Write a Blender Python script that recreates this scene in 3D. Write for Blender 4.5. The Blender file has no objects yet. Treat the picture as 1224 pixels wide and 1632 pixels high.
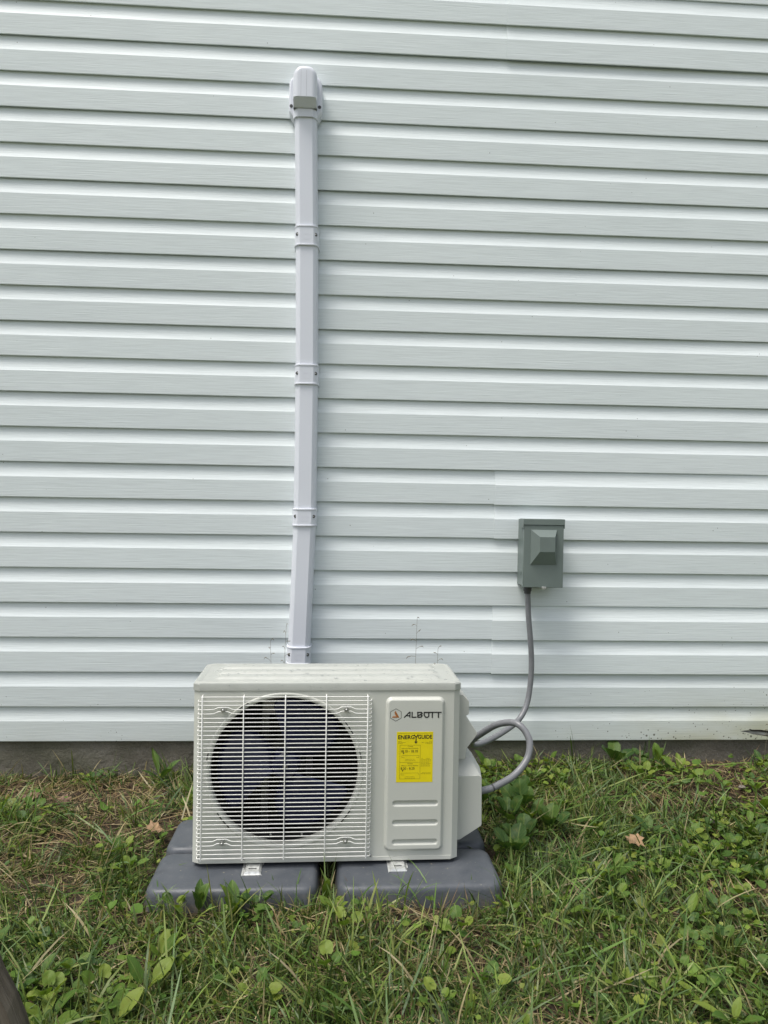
import bpy, bmesh, math, random
import numpy as np
from mathutils import Matrix, Vector

# ------------------------------------------------------------------ camera, sky, sun, exposure
scene = bpy.context.scene
C = scene.collection
R = math.radians
cam_data = bpy.data.cameras.new('camera')
cam = bpy.data.objects.new('camera', cam_data)
C.objects.link(cam)
cam_data.sensor_fit = 'VERTICAL'
cam_data.sensor_height = 36.0
cam_data.lens = 1200.0 / 1632.0 * 36.0
cam_data.clip_start = 0.02
cam_data.clip_end = 500
CAM = Vector((0, -2.79, 1.03))
rot = Matrix.Rotation(R(-3.369), 4, 'Z') @ Matrix.Rotation(R(-0.9252), 4, 'X') @ Matrix.Rotation(R(-0.9368), 4, 'Y') @ Matrix.Rotation(R(90), 4, 'X')
cam.matrix_world = Matrix.Translation(CAM) @ rot
scene.camera = cam

SUN_EL, SUN_AZ = 67.0, -56.0          # azimuth measured from the wall normal, negative = from the left
world = bpy.data.worlds.new('World')
scene.world = world
world.use_nodes = True
wn = world.node_tree
bg = wn.nodes['Background']
sky = wn.nodes.new('ShaderNodeTexSky')
sky.sky_type = 'NISHITA'
sky.sun_disc = False
sky.sun_elevation = R(SUN_EL)
sky.sun_rotation = R(180 - SUN_AZ)
sky.air_density = 1.2
sky.dust_density = 4.0
sky.ozone_density = 1.0
hs = wn.nodes.new('ShaderNodeHueSaturation')
hs.inputs['Saturation'].default_value = 0.45
wn.links.new(sky.outputs[0], hs.inputs['Color'])
wn.links.new(hs.outputs[0], bg.inputs['Color'])
bg.inputs['Strength'].default_value = 0.11

sun_data = bpy.data.lights.new('sun', 'SUN')
sun = bpy.data.objects.new('sun', sun_data)
C.objects.link(sun)
sun_data.energy = 1.5
sun_data.angle = R(26)
sun_data.color = (1.0, 0.965, 0.91)
az, el = R(SUN_AZ), R(SUN_EL)
to_sun = Vector((math.sin(az) * math.cos(el), -math.cos(az) * math.cos(el), math.sin(el)))
sun.rotation_euler = to_sun.to_track_quat('Z', 'Y').to_euler()
sun.location = (-3, -5, 6)

scene.view_settings.view_transform = 'Standard'
scene.view_settings.look = 'None'
scene.view_settings.gamma = 1.0
scene.view_settings.exposure = 0.72
scene.cycles.max_bounces = 8

rng = np.random.default_rng(7)
random.seed(7)

# ------------------------------------------------------------------ helpers
class MB:
    def __init__(s):
        s.v, s.f = [], []
    def add(s, verts, faces):
        o = len(s.v)
        s.v += [tuple(p) for p in verts]
        s.f += [tuple(i + o for i in q) for q in faces]
        return s
    def box(s, x0, x1, y0, y1, z0, z1):
        return s.add([(x0,y0,z0),(x1,y0,z0),(x1,y1,z0),(x0,y1,z0),(x0,y0,z1),(x1,y0,z1),(x1,y1,z1),(x0,y1,z1)],
                     [(0,3,2,1),(4,5,6,7),(0,1,5,4),(1,2,6,5),(2,3,7,6),(3,0,4,7)])
    def prism_xz(s, poly, y0, y1):
        """closed (x,z) outline (counter-clockwise seen from -y) extruded from y0 (front) to y1 (back)"""
        n = len(poly)
        vs = [(x, y0, z) for x, z in poly] + [(x, y1, z) for x, z in poly]
        fs = [tuple(range(n)), tuple(range(2*n-1, n-1, -1))]
        fs += [(i, n+i, n+(i+1) % n, (i+1) % n) for i in range(n)]
        return s.add(vs, fs)
    def prism_xy(s, poly, z0, z1):
        n = len(poly)
        vs = [(x, y, z0) for x, y in poly] + [(x, y, z1) for x, y in poly]
        fs = [tuple(range(n-1, -1, -1)), tuple(range(n, 2*n))]
        fs += [(i, (i+1) % n, n+(i+1) % n, n+i) for i in range(n)]
        return s.add(vs, fs)
    def loft(s, rings, cap=True):
        n = len(rings[0]); vs = []; fs = []
        for r in rings: vs += list(r)
        for k in range(len(rings)-1):
            for i in range(n):
                a, b = k*n+i, k*n+(i+1) % n
                fs.append((a, b, b+n, a+n))
        if cap:
            fs.append(tuple(range(n-1, -1, -1)))
            fs.append(tuple(range((len(rings)-1)*n, len(rings)*n)))
        return s.add(vs, fs)
    def tube(s, pts, r, n=8, cap=True):
        pts = [Vector(p) for p in pts]
        rad = r if isinstance(r, (list, tuple)) else [r]*len(pts)
        rings = []; up = None
        for i, p in enumerate(pts):
            t = (pts[min(i+1, len(pts)-1)] - pts[max(i-1, 0)]).normalized()
            if up is None:
                up = Vector((0,0,1)) if abs(t.z) < .9 else Vector((0,1,0))
            a = (up - t*up.dot(t)).normalized(); b = t.cross(a); up = a
            rings.append([p + (a*math.cos(2*math.pi*k/n) + b*math.sin(2*math.pi*k/n))*rad[i] for k in range(n)])
        return s.loft(rings, cap)
    def lathe_y(s, cx, cz, prof, n=64, a0=0.0):
        """profile of (radius, y) turned about the y axis through (cx, cz)"""
        m = len(prof); vs = []; fs = []
        for k in range(n):
            a = a0 + 2*math.pi*k/n
            vs += [(cx+r*math.cos(a), y, cz+r*math.sin(a)) for r, y in prof]
        for k in range(n):
            k2 = (k+1) % n
            for i in range(m-1):
                fs.append((k*m+i, k*m+i+1, k2*m+i+1, k2*m+i))
        return s.add(vs, fs)
    def dome(s, c, r, h, n=8, axis='y'):
        vs = []; fs = []
        rows = [(1.0, 0.0), (.85, .55), (.5, .88)]
        for q, w in rows:
            for k in range(n):
                a = 2*math.pi*k/n
                d = (math.cos(a)*q*r, math.sin(a)*q*r)
                vs.append((c[0]+d[0], c[1]-w*h, c[2]+d[1]) if axis == 'y' else (c[0]+d[0], c[1]+d[1], c[2]+w*h))
        vs.append((c[0], c[1]-h, c[2]) if axis == 'y' else (c[0], c[1], c[2]+h))
        for j in range(2):
            for k in range(n):
                fs.append((j*n+k, j*n+(k+1) % n, (j+1)*n+(k+1) % n, (j+1)*n+k))
        for k in range(n): fs.append((2*n+k, 2*n+(k+1) % n, 3*n))
        return s.add(vs, fs)
    def build(s, name, mat, parent=None, smooth=False, bevel=0.0, segs=2, ang=35):
        me = bpy.data.meshes.new(name)
        me.from_pydata(s.v, [], s.f); me.validate(); me.update()
        bm = bmesh.new(); bm.from_mesh(me)
        bmesh.ops.recalc_face_normals(bm, faces=bm.faces)
        bm.to_mesh(me); bm.free()
        o = link(name, me, mat, parent)
        if smooth: shade(me, ang)
        if bevel:
            md = o.modifiers.new('bevel', 'BEVEL'); md.width = bevel; md.segments = segs
            md.limit_method = 'ANGLE'; md.angle_limit = R(30); md.harden_normals = False
            shade(me, 50)
        return o

def shade(me, ang):
    me.polygons.foreach_set('use_smooth', [True]*len(me.polygons))
    if ang < 180:
        me.set_sharp_from_angle(angle=R(ang))

def link(name, me, mat=None, parent=None):
    o = bpy.data.objects.new(name, me)
    C.objects.link(o)
    if mat is not None and me is not None and not me.materials: me.materials.append(mat)
    if parent is not None: o.parent = parent
    return o

def empty(name, loc=(0,0,0), rz=0.0):
    o = bpy.data.objects.new(name, None); C.objects.link(o)
    o.location = loc; o.rotation_euler = (0, 0, rz); o.empty_display_size = 0.05
    return o

def tag(o, label=None, cat=None, group=None, kind=None):
    if label: o['label'] = label
    if cat: o['category'] = cat
    if group: o['group'] = group
    if kind: o['kind'] = kind
    return o

def np_mesh(name, V, F, mat, cols=None, smooth=True, parent=None):
    """V (n,3), F list of arrays of equal-length index rows"""
    me = bpy.data.meshes.new(name)
    me.vertices.add(len(V)); me.vertices.foreach_set('co', np.asarray(V, np.float32).ravel())
    loops = np.concatenate([f.ravel() for f in F]).astype(np.int32)
    sizes = np.concatenate([np.full(len(f), f.shape[1]) for f in F]).astype(np.int32)
    starts = np.concatenate([[0], np.cumsum(sizes)[:-1]]).astype(np.int32)
    me.loops.add(len(loops)); me.loops.foreach_set('vertex_index', loops)
    me.polygons.add(len(sizes)); me.polygons.foreach_set('loop_start', starts)
    me.polygons.foreach_set('use_smooth', np.full(len(sizes), smooth))
    me.update(calc_edges=True)
    if cols is not None:
        a = me.color_attributes.new('tint', 'FLOAT_COLOR', 'POINT')
        c4 = np.ones((len(V), 4), np.float32); c4[:, :3] = cols
        a.data.foreach_set('color', c4.ravel())
    return link(name, me, mat, parent)

def hash2(ix, iy, seed):
    h = (ix.astype(np.int64)*374761393 + iy.astype(np.int64)*668265263 + seed*974711) & 0x7fffffff
    h = ((h ^ (h >> 13)) * 1274126177) & 0x7fffffff
    return ((h ^ (h >> 16)) & 0xffff) / 65535.0

def vnoise(x, y, seed=0):
    x = np.asarray(x, float); y = np.asarray(y, float)
    ix, iy = np.floor(x), np.floor(y); fx, fy = x-ix, y-iy
    fx = fx*fx*(3-2*fx); fy = fy*fy*(3-2*fy)
    a = hash2(ix, iy, seed); b = hash2(ix+1, iy, seed); c = hash2(ix, iy+1, seed); d = hash2(ix+1, iy+1, seed)
    return (a*(1-fx)+b*fx)*(1-fy) + (c*(1-fx)+d*fx)*fy

def fbm(x, y, seed=0, o=3):
    s = 0; w = .5
    for k in range(o):
        s = s + w*vnoise(np.asarray(x)*2**k, np.asarray(y)*2**k, seed+k*17); w *= .5
    return s/(1-.5**o)

def ss(a, b, x):
    t = np.clip((np.asarray(x, float)-a)/(b-a), 0, 1)
    return t*t*(3-2*t)

# ------------------------------------------------------------------ material helpers
def new_mat(name, col, rough=.5, metal=0.0, spec=.5):
    m = bpy.data.materials.new(name); m.use_nodes = True
    b = m.node_tree.nodes['Principled BSDF']
    b.inputs['Base Color'].default_value = (*col, 1)
    b.inputs['Roughness'].default_value = rough
    b.inputs['Metallic'].default_value = metal
    b.inputs['Specular IOR Level'].default_value = spec
    return m

class N:
    """small node-graph writer"""
    def __init__(s, m): s.m = m; s.t = m.node_tree; s.b = s.t.nodes['Principled BSDF']
    def n(s, typ, **kw):
        nd = s.t.nodes.new(typ)
        for k, v in kw.items():
            if k in nd.inputs: s.set(nd.inputs[k], v)
            else: setattr(nd, k, v)
        return nd
    def set(s, inp, v):
        if hasattr(v, 'is_output'): s.t.links.new(v, inp)
        elif isinstance(v, tuple) and len(v) == 3 and inp.type == 'RGBA': inp.default_value = (*v, 1)
        else: inp.default_value = v
    def obj(s, scale=(1,1,1)):
        tc = s.n('ShaderNodeTexCoord'); mp = s.n('ShaderNodeMapping')
        s.t.links.new(tc.outputs['Object'], mp.inputs['Vector']); mp.inputs['Scale'].default_value = scale
        return mp.outputs[0]
    def geo(s, scale=(1,1,1)):
        g = s.n('ShaderNodeNewGeometry'); mp = s.n('ShaderNodeMapping')
        s.t.links.new(g.outputs['Position'], mp.inputs['Vector']); mp.inputs['Scale'].default_value = scale
        return mp.outputs[0]
    def noise(s, vec, scale, detail=3.0, rough=.5, dist=0.0):
        nd = s.n('ShaderNodeTexNoise'); s.t.links.new(vec, nd.inputs['Vector'])
        nd.inputs['Scale'].default_value = scale; nd.inputs['Detail'].default_value = detail
        nd.inputs['Roughness'].default_value = rough; nd.inputs['Distortion'].default_value = dist
        return nd.outputs['Fac']
    def ramp(s, fac, stops):
        nd = s.n('ShaderNodeValToRGB'); s.t.links.new(fac, nd.inputs[0]); e = nd.color_ramp.elements
        while len(e) < len(stops): e.new(.5)
        for i, (p, c) in enumerate(stops):
            e[i].position = p; e[i].color = (*c, 1) if isinstance(c, tuple) else (c, c, c, 1)
        return nd.outputs[0]
    def math(s, op, a, b=0.0, clamp=False):
        nd = s.n('ShaderNodeMath', operation=op); nd.use_clamp = clamp
        s.set(nd.inputs[0], a); s.set(nd.inputs[1], b); return nd.outputs[0]
    def mix(s, fac, a, b, blend='MIX'):
        nd = s.n('ShaderNodeMix', data_type='RGBA', blend_type=blend)
        s.set(nd.inputs[0], fac); s.set(nd.inputs[6], a); s.set(nd.inputs[7], b); return nd.outputs[2]
    def sep(s, vec):
        nd = s.n('ShaderNodeSeparateXYZ'); s.t.links.new(vec, nd.inputs[0]); return nd.outputs
    def bump(s, h, strength=.3, dist=.002, prev=None):
        nd = s.n('ShaderNodeBump'); s.set(nd.inputs['Height'], h)
        nd.inputs['Strength'].default_value = strength; nd.inputs['Distance'].default_value = dist
        if prev is not None: s.t.links.new(prev, nd.inputs['Normal'])
        return nd.outputs[0]
    def color(s, v): s.set(s.b.inputs['Base Color'], v)
    def rough(s, v): s.set(s.b.inputs['Roughness'], v)
    def normal(s, v): s.t.links.new(v, s.b.inputs['Normal'])

def plain(name, col, rough=.5, var=.08, scale=25, bump=.0, bscale=400, metal=0.0, spec=.5):
    """paint or plastic with faint mottling and fine relief"""
    m = new_mat(name, col, rough, metal, spec); g = N(m); v = g.obj()
    f = g.noise(v, scale, 4)
    lo = tuple(c*(1-var) for c in col); hi = tuple(min(1, c*(1+var)) for c in col)
    g.color(g.ramp(f, [(.3, lo), (.7, hi)]))
    g.rough(g.ramp(g.noise(v, scale*.6, 3), [(.3, max(.05, rough-.07)), (.7, min(1, rough+.08))]))
    if bump: g.normal(g.bump(g.noise(v, bscale, 2), bump, .0006))
    return m

# ---- siding vinyl
M_side = new_mat('siding_vinyl', (.72, .76, .75), .55, spec=.3)
g = N(M_side); P = g.geo()
sx, sy, sz = g.sep(P)
grain = g.noise(g.geo((7, 3, 230)), 1.0, 4, .6, .4)
grain2 = g.noise(g.geo((6, 3, 420)), 1.0, 2, .5)
broad = g.noise(g.geo((.7, 1, 2.2)), 1.0, 3)
base = g.ramp(broad, [(.3, (.725, .785, .788)), (.7, (.762, .818, .822))])
gr = g.ramp(grain, [(.36, (.925, .925, .925)), (.58, (1, 1, 1))])
base = g.mix(1.0, base, gr, 'MULTIPLY')
oi = g.n('ShaderNodeObjectInfo')
base = g.mix(1.0, base, g.ramp(oi.outputs['Random'], [(0, (.955, .955, .96)), (1, (1, 1, 1))]), 'MULTIPLY')
# splash dirt: specks close to the ground, thicker to the right
low = g.n('ShaderNodeMapRange', clamp=True); g.set(low.inputs[0], sz)
for i, v in ((1, .46), (2, .13), (3, 0.0), (4, 1.0)): low.inputs[i].default_value = v
low = low.outputs[0]
right = g.n('ShaderNodeMapRange', clamp=True); g.set(right.inputs[0], sx)
for i, v in ((1, .7), (2, 1.6), (3, .36), (4, 1.0)): right.inputs[i].default_value = v
right = right.outputs[0]
vor = g.n('ShaderNodeTexVoronoi'); g.set(vor.inputs['Vector'], g.geo((1, .3, 1))); vor.inputs['Scale'].default_value = 105
vc = g.sep(vor.outputs['Color'])
patch = g.noise(g.geo((7, 1, 11)), 1.0, 3)
rad = g.math('MULTIPLY', g.math('MULTIPLY', low, right), g.math('MULTIPLY', vc[0], .80))
pm = g.math('MULTIPLY', g.math('SUBTRACT', patch, .36), 3.0, True)
rad = g.math('MULTIPLY', rad, pm)
speck = g.math('MULTIPLY', g.math('GREATER_THAN', rad, vor.outputs['Distance']), g.math('GREATER_THAN', vc[1], .30))
stray = g.math('MULTIPLY', g.math('GREATER_THAN', vc[2], .9975), g.math('GREATER_THAN', .20, vor.outputs['Distance']))
speck = g.math('MAXIMUM', speck, g.math('MULTIPLY', stray, .7))
film = g.math('MULTIPLY', g.math('MULTIPLY', low, low), g.math('MULTIPLY', g.math('MULTIPLY', right, right), g.noise(g.geo((5, 1, 9)), 1.0, 4)))
base = g.mix(g.math('MULTIPLY', film, 2.2, True), base, (.50, .51, .40))
base = g.mix(g.math('MULTIPLY', speck, .85), base, (.10, .10, .075))
g.color(base)
g.rough(g.ramp(g.noise(g.geo((2, 1, 5)), 1.0, 3), [(.3, .48), (.7, .64)]))
wave = g.noise(g.geo((3.0, 1, 7)), 1.0, 2)
g.normal(g.bump(g.math('ADD', grain, g.math('MULTIPLY', grain2, .4)), .5, .0014, g.bump(wave, .4, .004)))

# ---- concrete foundation
M_conc = new_mat('foundation_concrete', (.24, .235, .22), .9)
g = N(M_conc)
c1 = g.noise(g.geo((3, 1, 6)), 1.0, 5, .6); c2 = g.noise(g.geo(), 95, 5, .75)
vor = g.n('ShaderNodeTexVoronoi'); g.set(vor.inputs['Vector'], g.geo()); vor.inputs['Scale'].default_value = 160
base = g.ramp(c1, [(.3, (.095, .085, .066)), (.55, (.165, .150, .120)), (.75, (.225, .210, .175))])
base = g.mix(g.ramp(c2, [(.55, 0.0), (.75, .5)]), base, (.30, .29, .27))
base = g.mix(g.ramp(c2, [(.25, .5), (.42, 0.0)]), base, (.06, .055, .05))
base = g.mix(g.math('MULTIPLY', g.ramp(g.noise(g.geo((2.5, 1, 3)), 1.0, 4), [(.5, 0.0), (.68, 1.0)]), .5), base, (.10, .11, .06))
g.color(base)
g.normal(g.bump(c2, 1.0, .006, g.bump(g.noise(g.geo(), 28, 5), .8, .012)))

# ---- soil
M_soil = new_mat('soil', (.07, .05, .035), .95, spec=.2)
g = N(M_soil)
s1 = g.noise(g.geo(), 9, 5, .6); s2 = g.noise(g.geo(), 120, 4, .7)
base = g.ramp(s1, [(.3, (.030, .022, .015)), (.55, (.055, .040, .027)), (.75, (.09, .067, .045))])
base = g.mix(g.ramp(s2, [(.5, 0.0), (.72, .6)]), base, (.20, .155, .10))
far = g.n('ShaderNodeVectorMath', operation='LENGTH'); g.set(far.inputs[0], g.geo())
mr = g.n('ShaderNodeMapRange', clamp=True); g.set(mr.inputs[0], far.outputs['Value'])
for i, v in ((1, 2.2), (2, 3.6), (3, 0.0), (4, 1.0)): mr.inputs[i].default_value = v
base = g.mix(mr.outputs[0], base, g.ramp(s1, [(.3, (.10, .115, .06)), (.7, (.15, .16, .085))]))
g.color(base)
g.normal(g.bump(s2, .9, .008, g.bump(g.noise(g.geo(), 30, 4), .8, .02)))

# ---- leaf-like materials
def leafy(name, rough=.48, trans=.35, attr='tint', base_fn=None, spec=.35):
    m = bpy.data.materials.new(name); m.use_nodes = True; g = N(m)
    g.b.inputs['Roughness'].default_value = rough
    g.b.inputs['Specular IOR Level'].default_value = spec
    if base_fn: col = base_fn(g)
    else:
        a = g.n('ShaderNodeAttribute'); a.attribute_name = attr; col = a.outputs['Color']
    g.color(col)
    tr = g.n('ShaderNodeBsdfTranslucent'); g.set(tr.inputs['Color'], g.mix(1.0, col, (1.15, 1.2, .6), 'MULTIPLY'))
    mx = g.n('ShaderNodeMixShader'); mx.inputs[0].default_value = trans
    g.t.links.new(g.b.outputs[0], mx.inputs[1]); g.t.links.new(tr.outputs[0], mx.inputs[2])
    g.t.links.new(mx.outputs[0], g.t.nodes['Material Output'].inputs['Surface'])
    return m
M_grass = leafy('grass_blade', .42, .30)
M_straw = leafy('dry_straw', .7, .12)
M_clover = leafy('small_leaf', .5, .32)
def weed_col(stops):
    def fn(g):
        oi = g.n('ShaderNodeObjectInfo'); base = g.ramp(oi.outputs['Random'], stops)
        x, y, z = g.sep(g.obj())
        ay = g.math('ABSOLUTE', y)
        vein = g.math('FRACT', g.math('MULTIPLY', g.math('SUBTRACT', x, g.math('MULTIPLY', ay, 1.1)), 130.0))
        vm = g.math('MULTIPLY', g.math('GREATER_THAN', .16, vein), .16)
        mid = g.math('GREATER_THAN', .0011, ay)
        base = g.mix(g.math('MAXIMUM', vm, g.math('MULTIPLY', mid, .45)), base, (.19, .25, .06))
        sp = g.noise(g.obj(), 90, 4)
        base = g.mix(g.ramp(sp, [(.60, 0.0), (.80, .5)]), base, (.19, .17, .03))
        g.normal(g.bump(vein, .35, .0012))
        return base
    return fn
M_weed = leafy('weed_leaf', .55, .30, base_fn=weed_col([(0, (.065, .135, .020)), (.35, (.100, .180, .024)), (.7, (.150, .222, .030)), (1, (.205, .262, .040))]))
M_dark_weed = leafy('dark_weed_leaf', .55, .25, base_fn=weed_col([(0, (.034, .082, .018)), (.6, (.055, .115, .022)), (1, (.085, .150, .026))]))
M_dry_leaf = plain('dry_leaf', (.26, .165, .09), .75, .35, 60, .5, 200)
M_brown_leaf = plain('brown_leaf', (.16, .10, .065), .8, .35, 60, .5, 200)
M_bark = plain('bark', (.23, .20, .17), .9, .5, 70, 1.0, 150)
M_stalk = plain('seed_stalk', (.16, .14, .09), .8, .3, 90)

# ---- manufactured materials
M_unit = plain('painted_steel', (.565, .575, .52), .38, .02, 8, .12, 900)
M_lid = plain('painted_steel_lid', (.42, .435, .40), .33, .04, 30, .2, 500)
M_wire = plain('coated_wire', (.78, .78, .74), .35, .03, 40)
M_black = plain('fan_plastic', (.009, .012, .045), .26, .2, 20, spec=.45)  # navy base colour paints in the blue reflections on the dark blades
M_inner = plain('dark_interior', (.012, .012, .013), .6, .3, 20)
M_galv = plain('galvanised_steel', (.58, .58, .57), .35, .12, 60, metal=.85)
M_foot = plain('foot_bracket', (.66, .67, .65), .36, .22, 90, .5, 120, metal=.5)
M_screw = plain('screw_steel', (.45, .45, .43), .3, .1, 200, metal=.9)
M_copper = plain('copper', (.50, .25, .12), .35, .1, 60, metal=.9)
M_cover = plain('valve_cover_plastic', (.52, .53, .485), .5, .02, 10, .25, 700)
M_yellow = plain('label_yellow', (.80, .66, .006), .45, .03, 50)
M_ink = new_mat('label_ink', (.012, .012, .012), .5)
M_orange = new_mat('logo_orange', (.36, .13, .03), .5)
M_peach = new_mat('logo_peach', (.58, .36, .24), .5)
M_rubber = plain('conduit_pvc', (.185, .19, .20), .38, .08, 40, .15, 500)
M_fit = plain('fitting_plastic', (.055, .057, .06), .5, .1, 40)
M_box = plain('box_enamel', (.158, .194, .180), .42, .05, 14, .2, 700)
M_duct = plain('duct_pvc', (.70, .725, .785), .36, .015, 6)
M_hole = new_mat('recess_black', (.01, .01, .01), .8)

M_block = new_mat('block_plastic', (.10, .11, .125), .5)
g = N(M_block)
b1 = g.noise(g.obj(), 14, 5, .6); b2 = g.noise(g.obj(), 160, 3)
base = g.ramp(b1, [(.3, (.058, .067, .080)), (.7, (.088, .096, .108))])
base = g.mix(g.ramp(g.noise(g.obj((1, 1, 3)), 35, 5, .7), [(.56, 0.0), (.74, .4)]), base, (.17, .17, .16))
bz = g.sep(g.obj())[2]
lowm = g.n('ShaderNodeMapRange', clamp=True); g.set(lowm.inputs[0], bz)
for i, v in ((1, -.012), (2, -.06), (3, 0.0), (4, 1.0)): lowm.inputs[i].default_value = v
base = g.mix(g.math('MULTIPLY', lowm.outputs[0], g.ramp(g.noise(g.obj(), 40, 5, .7), [(.40, 0.0), (.62, .8)])), base, (.16, .13, .09))
vs_ = g.n('ShaderNodeTexVoronoi'); g.set(vs_.inputs['Vector'], g.obj()); vs_.inputs['Scale'].default_value = 70
vsc = g.sep(vs_.outputs['Color'])
sp_ = g.math('MULTIPLY', g.math('GREATER_THAN', g.math('MULTIPLY', vsc[0], .22), vs_.outputs['Distance']), g.math('GREATER_THAN', vsc[1], .72))
base = g.mix(g.math('MULTIPLY', sp_, .6), base, (.30, .27, .20))
g.color(base); g.normal(g.bump(b2, .35, .0014))
g.rough(g.ramp(b1, [(.3, .38), (.7, .58)]))

M_wood = new_mat('weathered_wood', (.13, .11, .085), .85)
g = N(M_wood)
w1 = g.noise(g.obj((60, 60, 3)), 1.0, 5, .65, .4); w2 = g.noise(g.obj((160, 160, 6)), 1.0, 3)
g.color(g.ramp(w1, [(.3, (.045, .036, .026)), (.5, (.11, .09, .066)), (.7, (.19, .165, .13))]))
g.normal(g.bump(w1, 1.0, .006, g.bump(w2, .6, .002)))

# ------------------------------------------------------------------ ground
def gz(x, y):
    """height of the lawn: a little higher at the wall, highest by the wall on the right"""
    x = np.asarray(x, float); d = np.maximum(0, -np.asarray(y, float))
    z = .042*ss(.1, 1.0, x)*(1-ss(0, .9, d)) - .024*ss(0, .8, d) - .012*np.minimum(np.maximum(0, d-.8), 6)
    z = z + .016*np.exp(-((d-.97)/.09)**2)*ss(.75, .5, np.abs(x))
    return z + (fbm(x*5+3, d*5, 5)-.5)*.022*ss(60, 5, np.hypot(x, d))

xs = np.concatenate([-np.geomspace(80, 2.7, 14), np.arange(-2.6, 3.2, .03), np.geomspace(3.3, 80, 14)])
ys = np.concatenate([-np.geomspace(80, 3.1, 14), np.arange(-3.0, .4, .03)])
GX, GY = np.meshgrid(xs, ys)
V = np.stack([GX.ravel(), GY.ravel(), gz(GX, GY).ravel()], 1)
nx, ny = len(xs), len(ys)
ii = (np.arange(ny-1)[:, None]*nx + np.arange(nx-1)[None]).ravel()
F = np.stack([ii, ii+1, ii+1+nx, ii+nx], 1)
tag(np_mesh('ground', V, [F], M_soil), kind='structure')

# ------------------------------------------------------------------ foundation and siding
Z0, E = .1305, .127
fw = empty('foundation_wall', (0, .1, 0))
tag(fw, 'low damp grey concrete foundation under the white siding', 'foundation')
xsf = np.arange(-3.2, 3.8, .02); zsf = np.linspace(-.5, Z0+.06, 30)
FX, FZ = np.meshgrid(xsf, zsf)
FY = .016 + (fbm(FX*9, FZ*14, 31, 4)-.5)*.014 - .1
V = np.stack([FX.ravel(), FY.ravel(), FZ.ravel()], 1); n1 = len(xsf)
ii = (np.arange(len(zsf)-1)[:, None]*n1 + np.arange(n1-1)[None]).ravel()
np_mesh('concrete_face', V, [np.stack([ii, ii+1, ii+1+n1, ii+n1], 1)], M_conc, parent=fw)
MB().box(-3.2, 3.78, -.07, .2, -.5, Z0+.05).build('concrete_core', M_conc, fw)

house = empty('house_wall', (0, 0, Z0))
tag(house, 'white horizontal vinyl lap siding on the house wall', 'wall')
MB().box(-3.2, 3.8, .024, .16, .03, 26*E).build('sheathing', M_inner, house)
LIP = .019
def course(z0, last):
    p = [(.0093, .0100), (.0132, .0104), (.0136, .0060), (.0138, .0014), (.0165, .0003), (.0180, .0008), (.0187, .0024), (.0188, .005)]
    for k in range(1, 5): p.append((.0188+.0007*k/4, .005+(.0745-.005)*k/4))
    for t in (.03, .1, .2, .32, .45, .6, .75, .88, 1.0):
        p.append((.0092+.0103*(1-t)**2.0, .0745+t*(E-.0745)+(.0095 if t == 1.0 else 0)))
    return [(o, z+z0) for o, z in p]
PROF = course(0, False) + course(E, True)
def panel(z0, x0, x1, proud=0.0, drop=0.0, seed=0):
    px = np.linspace(x0, x1, max(4, int((x1-x0)/.05)))
    px = np.concatenate([[x0, x0+.0012], px[1:-1], [x1-.0012, x1]])
    m = len(PROF); V = []
    for i, x in enumerate(px):
        wy = (vnoise(x*1.7, seed*3.1, 3)-.5)*.0022 + (vnoise(x*5, seed*3.1, 4)-.5)*.0007
        wz = (vnoise(x*.8, seed*1.7, 9)-.5)*.0016
        tl = (vnoise(x*1.3, seed*2.3, 13)-.5)*.004
        for o, z in PROF:
            V.append((x, LIP-o-proud+wy+tl*(z/E-1)*.5*(o/LIP), z0+z+wz-drop))
    n = len(px)
    ii = (np.arange(n-1)[:, None]*m + np.arange(m-1)[None]).ravel()
    F = np.stack([ii, ii+m, ii+m+1, ii+1], 1)
    V = np.array(V)
    # cut ends closed with the sheet's own edge thickness
    me_o = np_mesh('siding_panel', V, [F], M_side, parent=house)
    me_o.data.set_sharp_from_angle(angle=R(13))
    sd = me_o.modifiers.new('sheet', 'SOLIDIFY'); sd.thickness = .0011; sd.offset = -1
    return me_o
SEAMS = {1: .5775, 3: .5785, 10: .5915}
panels = []
for k in range(13):
    z = k*2*E
    if k in SEAMS:
        s = SEAMS[k]
        panels.append(panel(z, -3.2, s+.03, 0, 0, k))
        panels.append(panel(z, s, 3.8, .0040, .0025, k))
    else:
        panels.append(panel(z, -3.2, 3.8, 0, 0, k))
# broken corner in the lowest course, far right: jagged hole cut through the sheet
cut = MB().prism_xz([(1.545, .034), (1.572, .030), (1.60, .0215), (1.625, .019), (1.66, .0125), (1.70, .017), (1.70, .037), (1.66, .036), (1.625, .0405),
                     (1.592, .0405), (1.586, .0435), (1.577, .0418), (1.588, .0382), (1.566, .0372)], -.05, .0185).build('siding_chip', M_hole, house)
for o in (panels[0],):
    md = o.modifiers.new('cut', 'BOOLEAN'); md.object = cut; md.operation = 'DIFFERENCE'; md.solver = 'EXACT'
    dg = bpy.context.evaluated_depsgraph_get()
    me2 = bpy.data.meshes.new_from_object(o.evaluated_get(dg))
    o.modifiers.clear(); o.data = me2
bpy.data.objects.remove(cut)
MB().prism_xz([(1.555, .0335), (1.60, .023), (1.64, .019), (1.67, .016), (1.655, .0275), (1.60, .0325)], .0025, .0040).build('siding_chip', plain('dirty_vinyl', (.22, .22, .21), .6, .3, 60), house)

# ------------------------------------------------------------------ heat pump outdoor unit
unit = empty('heat_pump_unit', (-.0217, -.7558, .0468), .01585)
tag(unit, 'beige outdoor heat pump unit with round fan grille and yellow label', 'heat pump')
W2, H, D, CH, CD = .36, .466, .232, .017, .011
FCX, FCZ, FR = -.1165, .2475, .200
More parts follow.
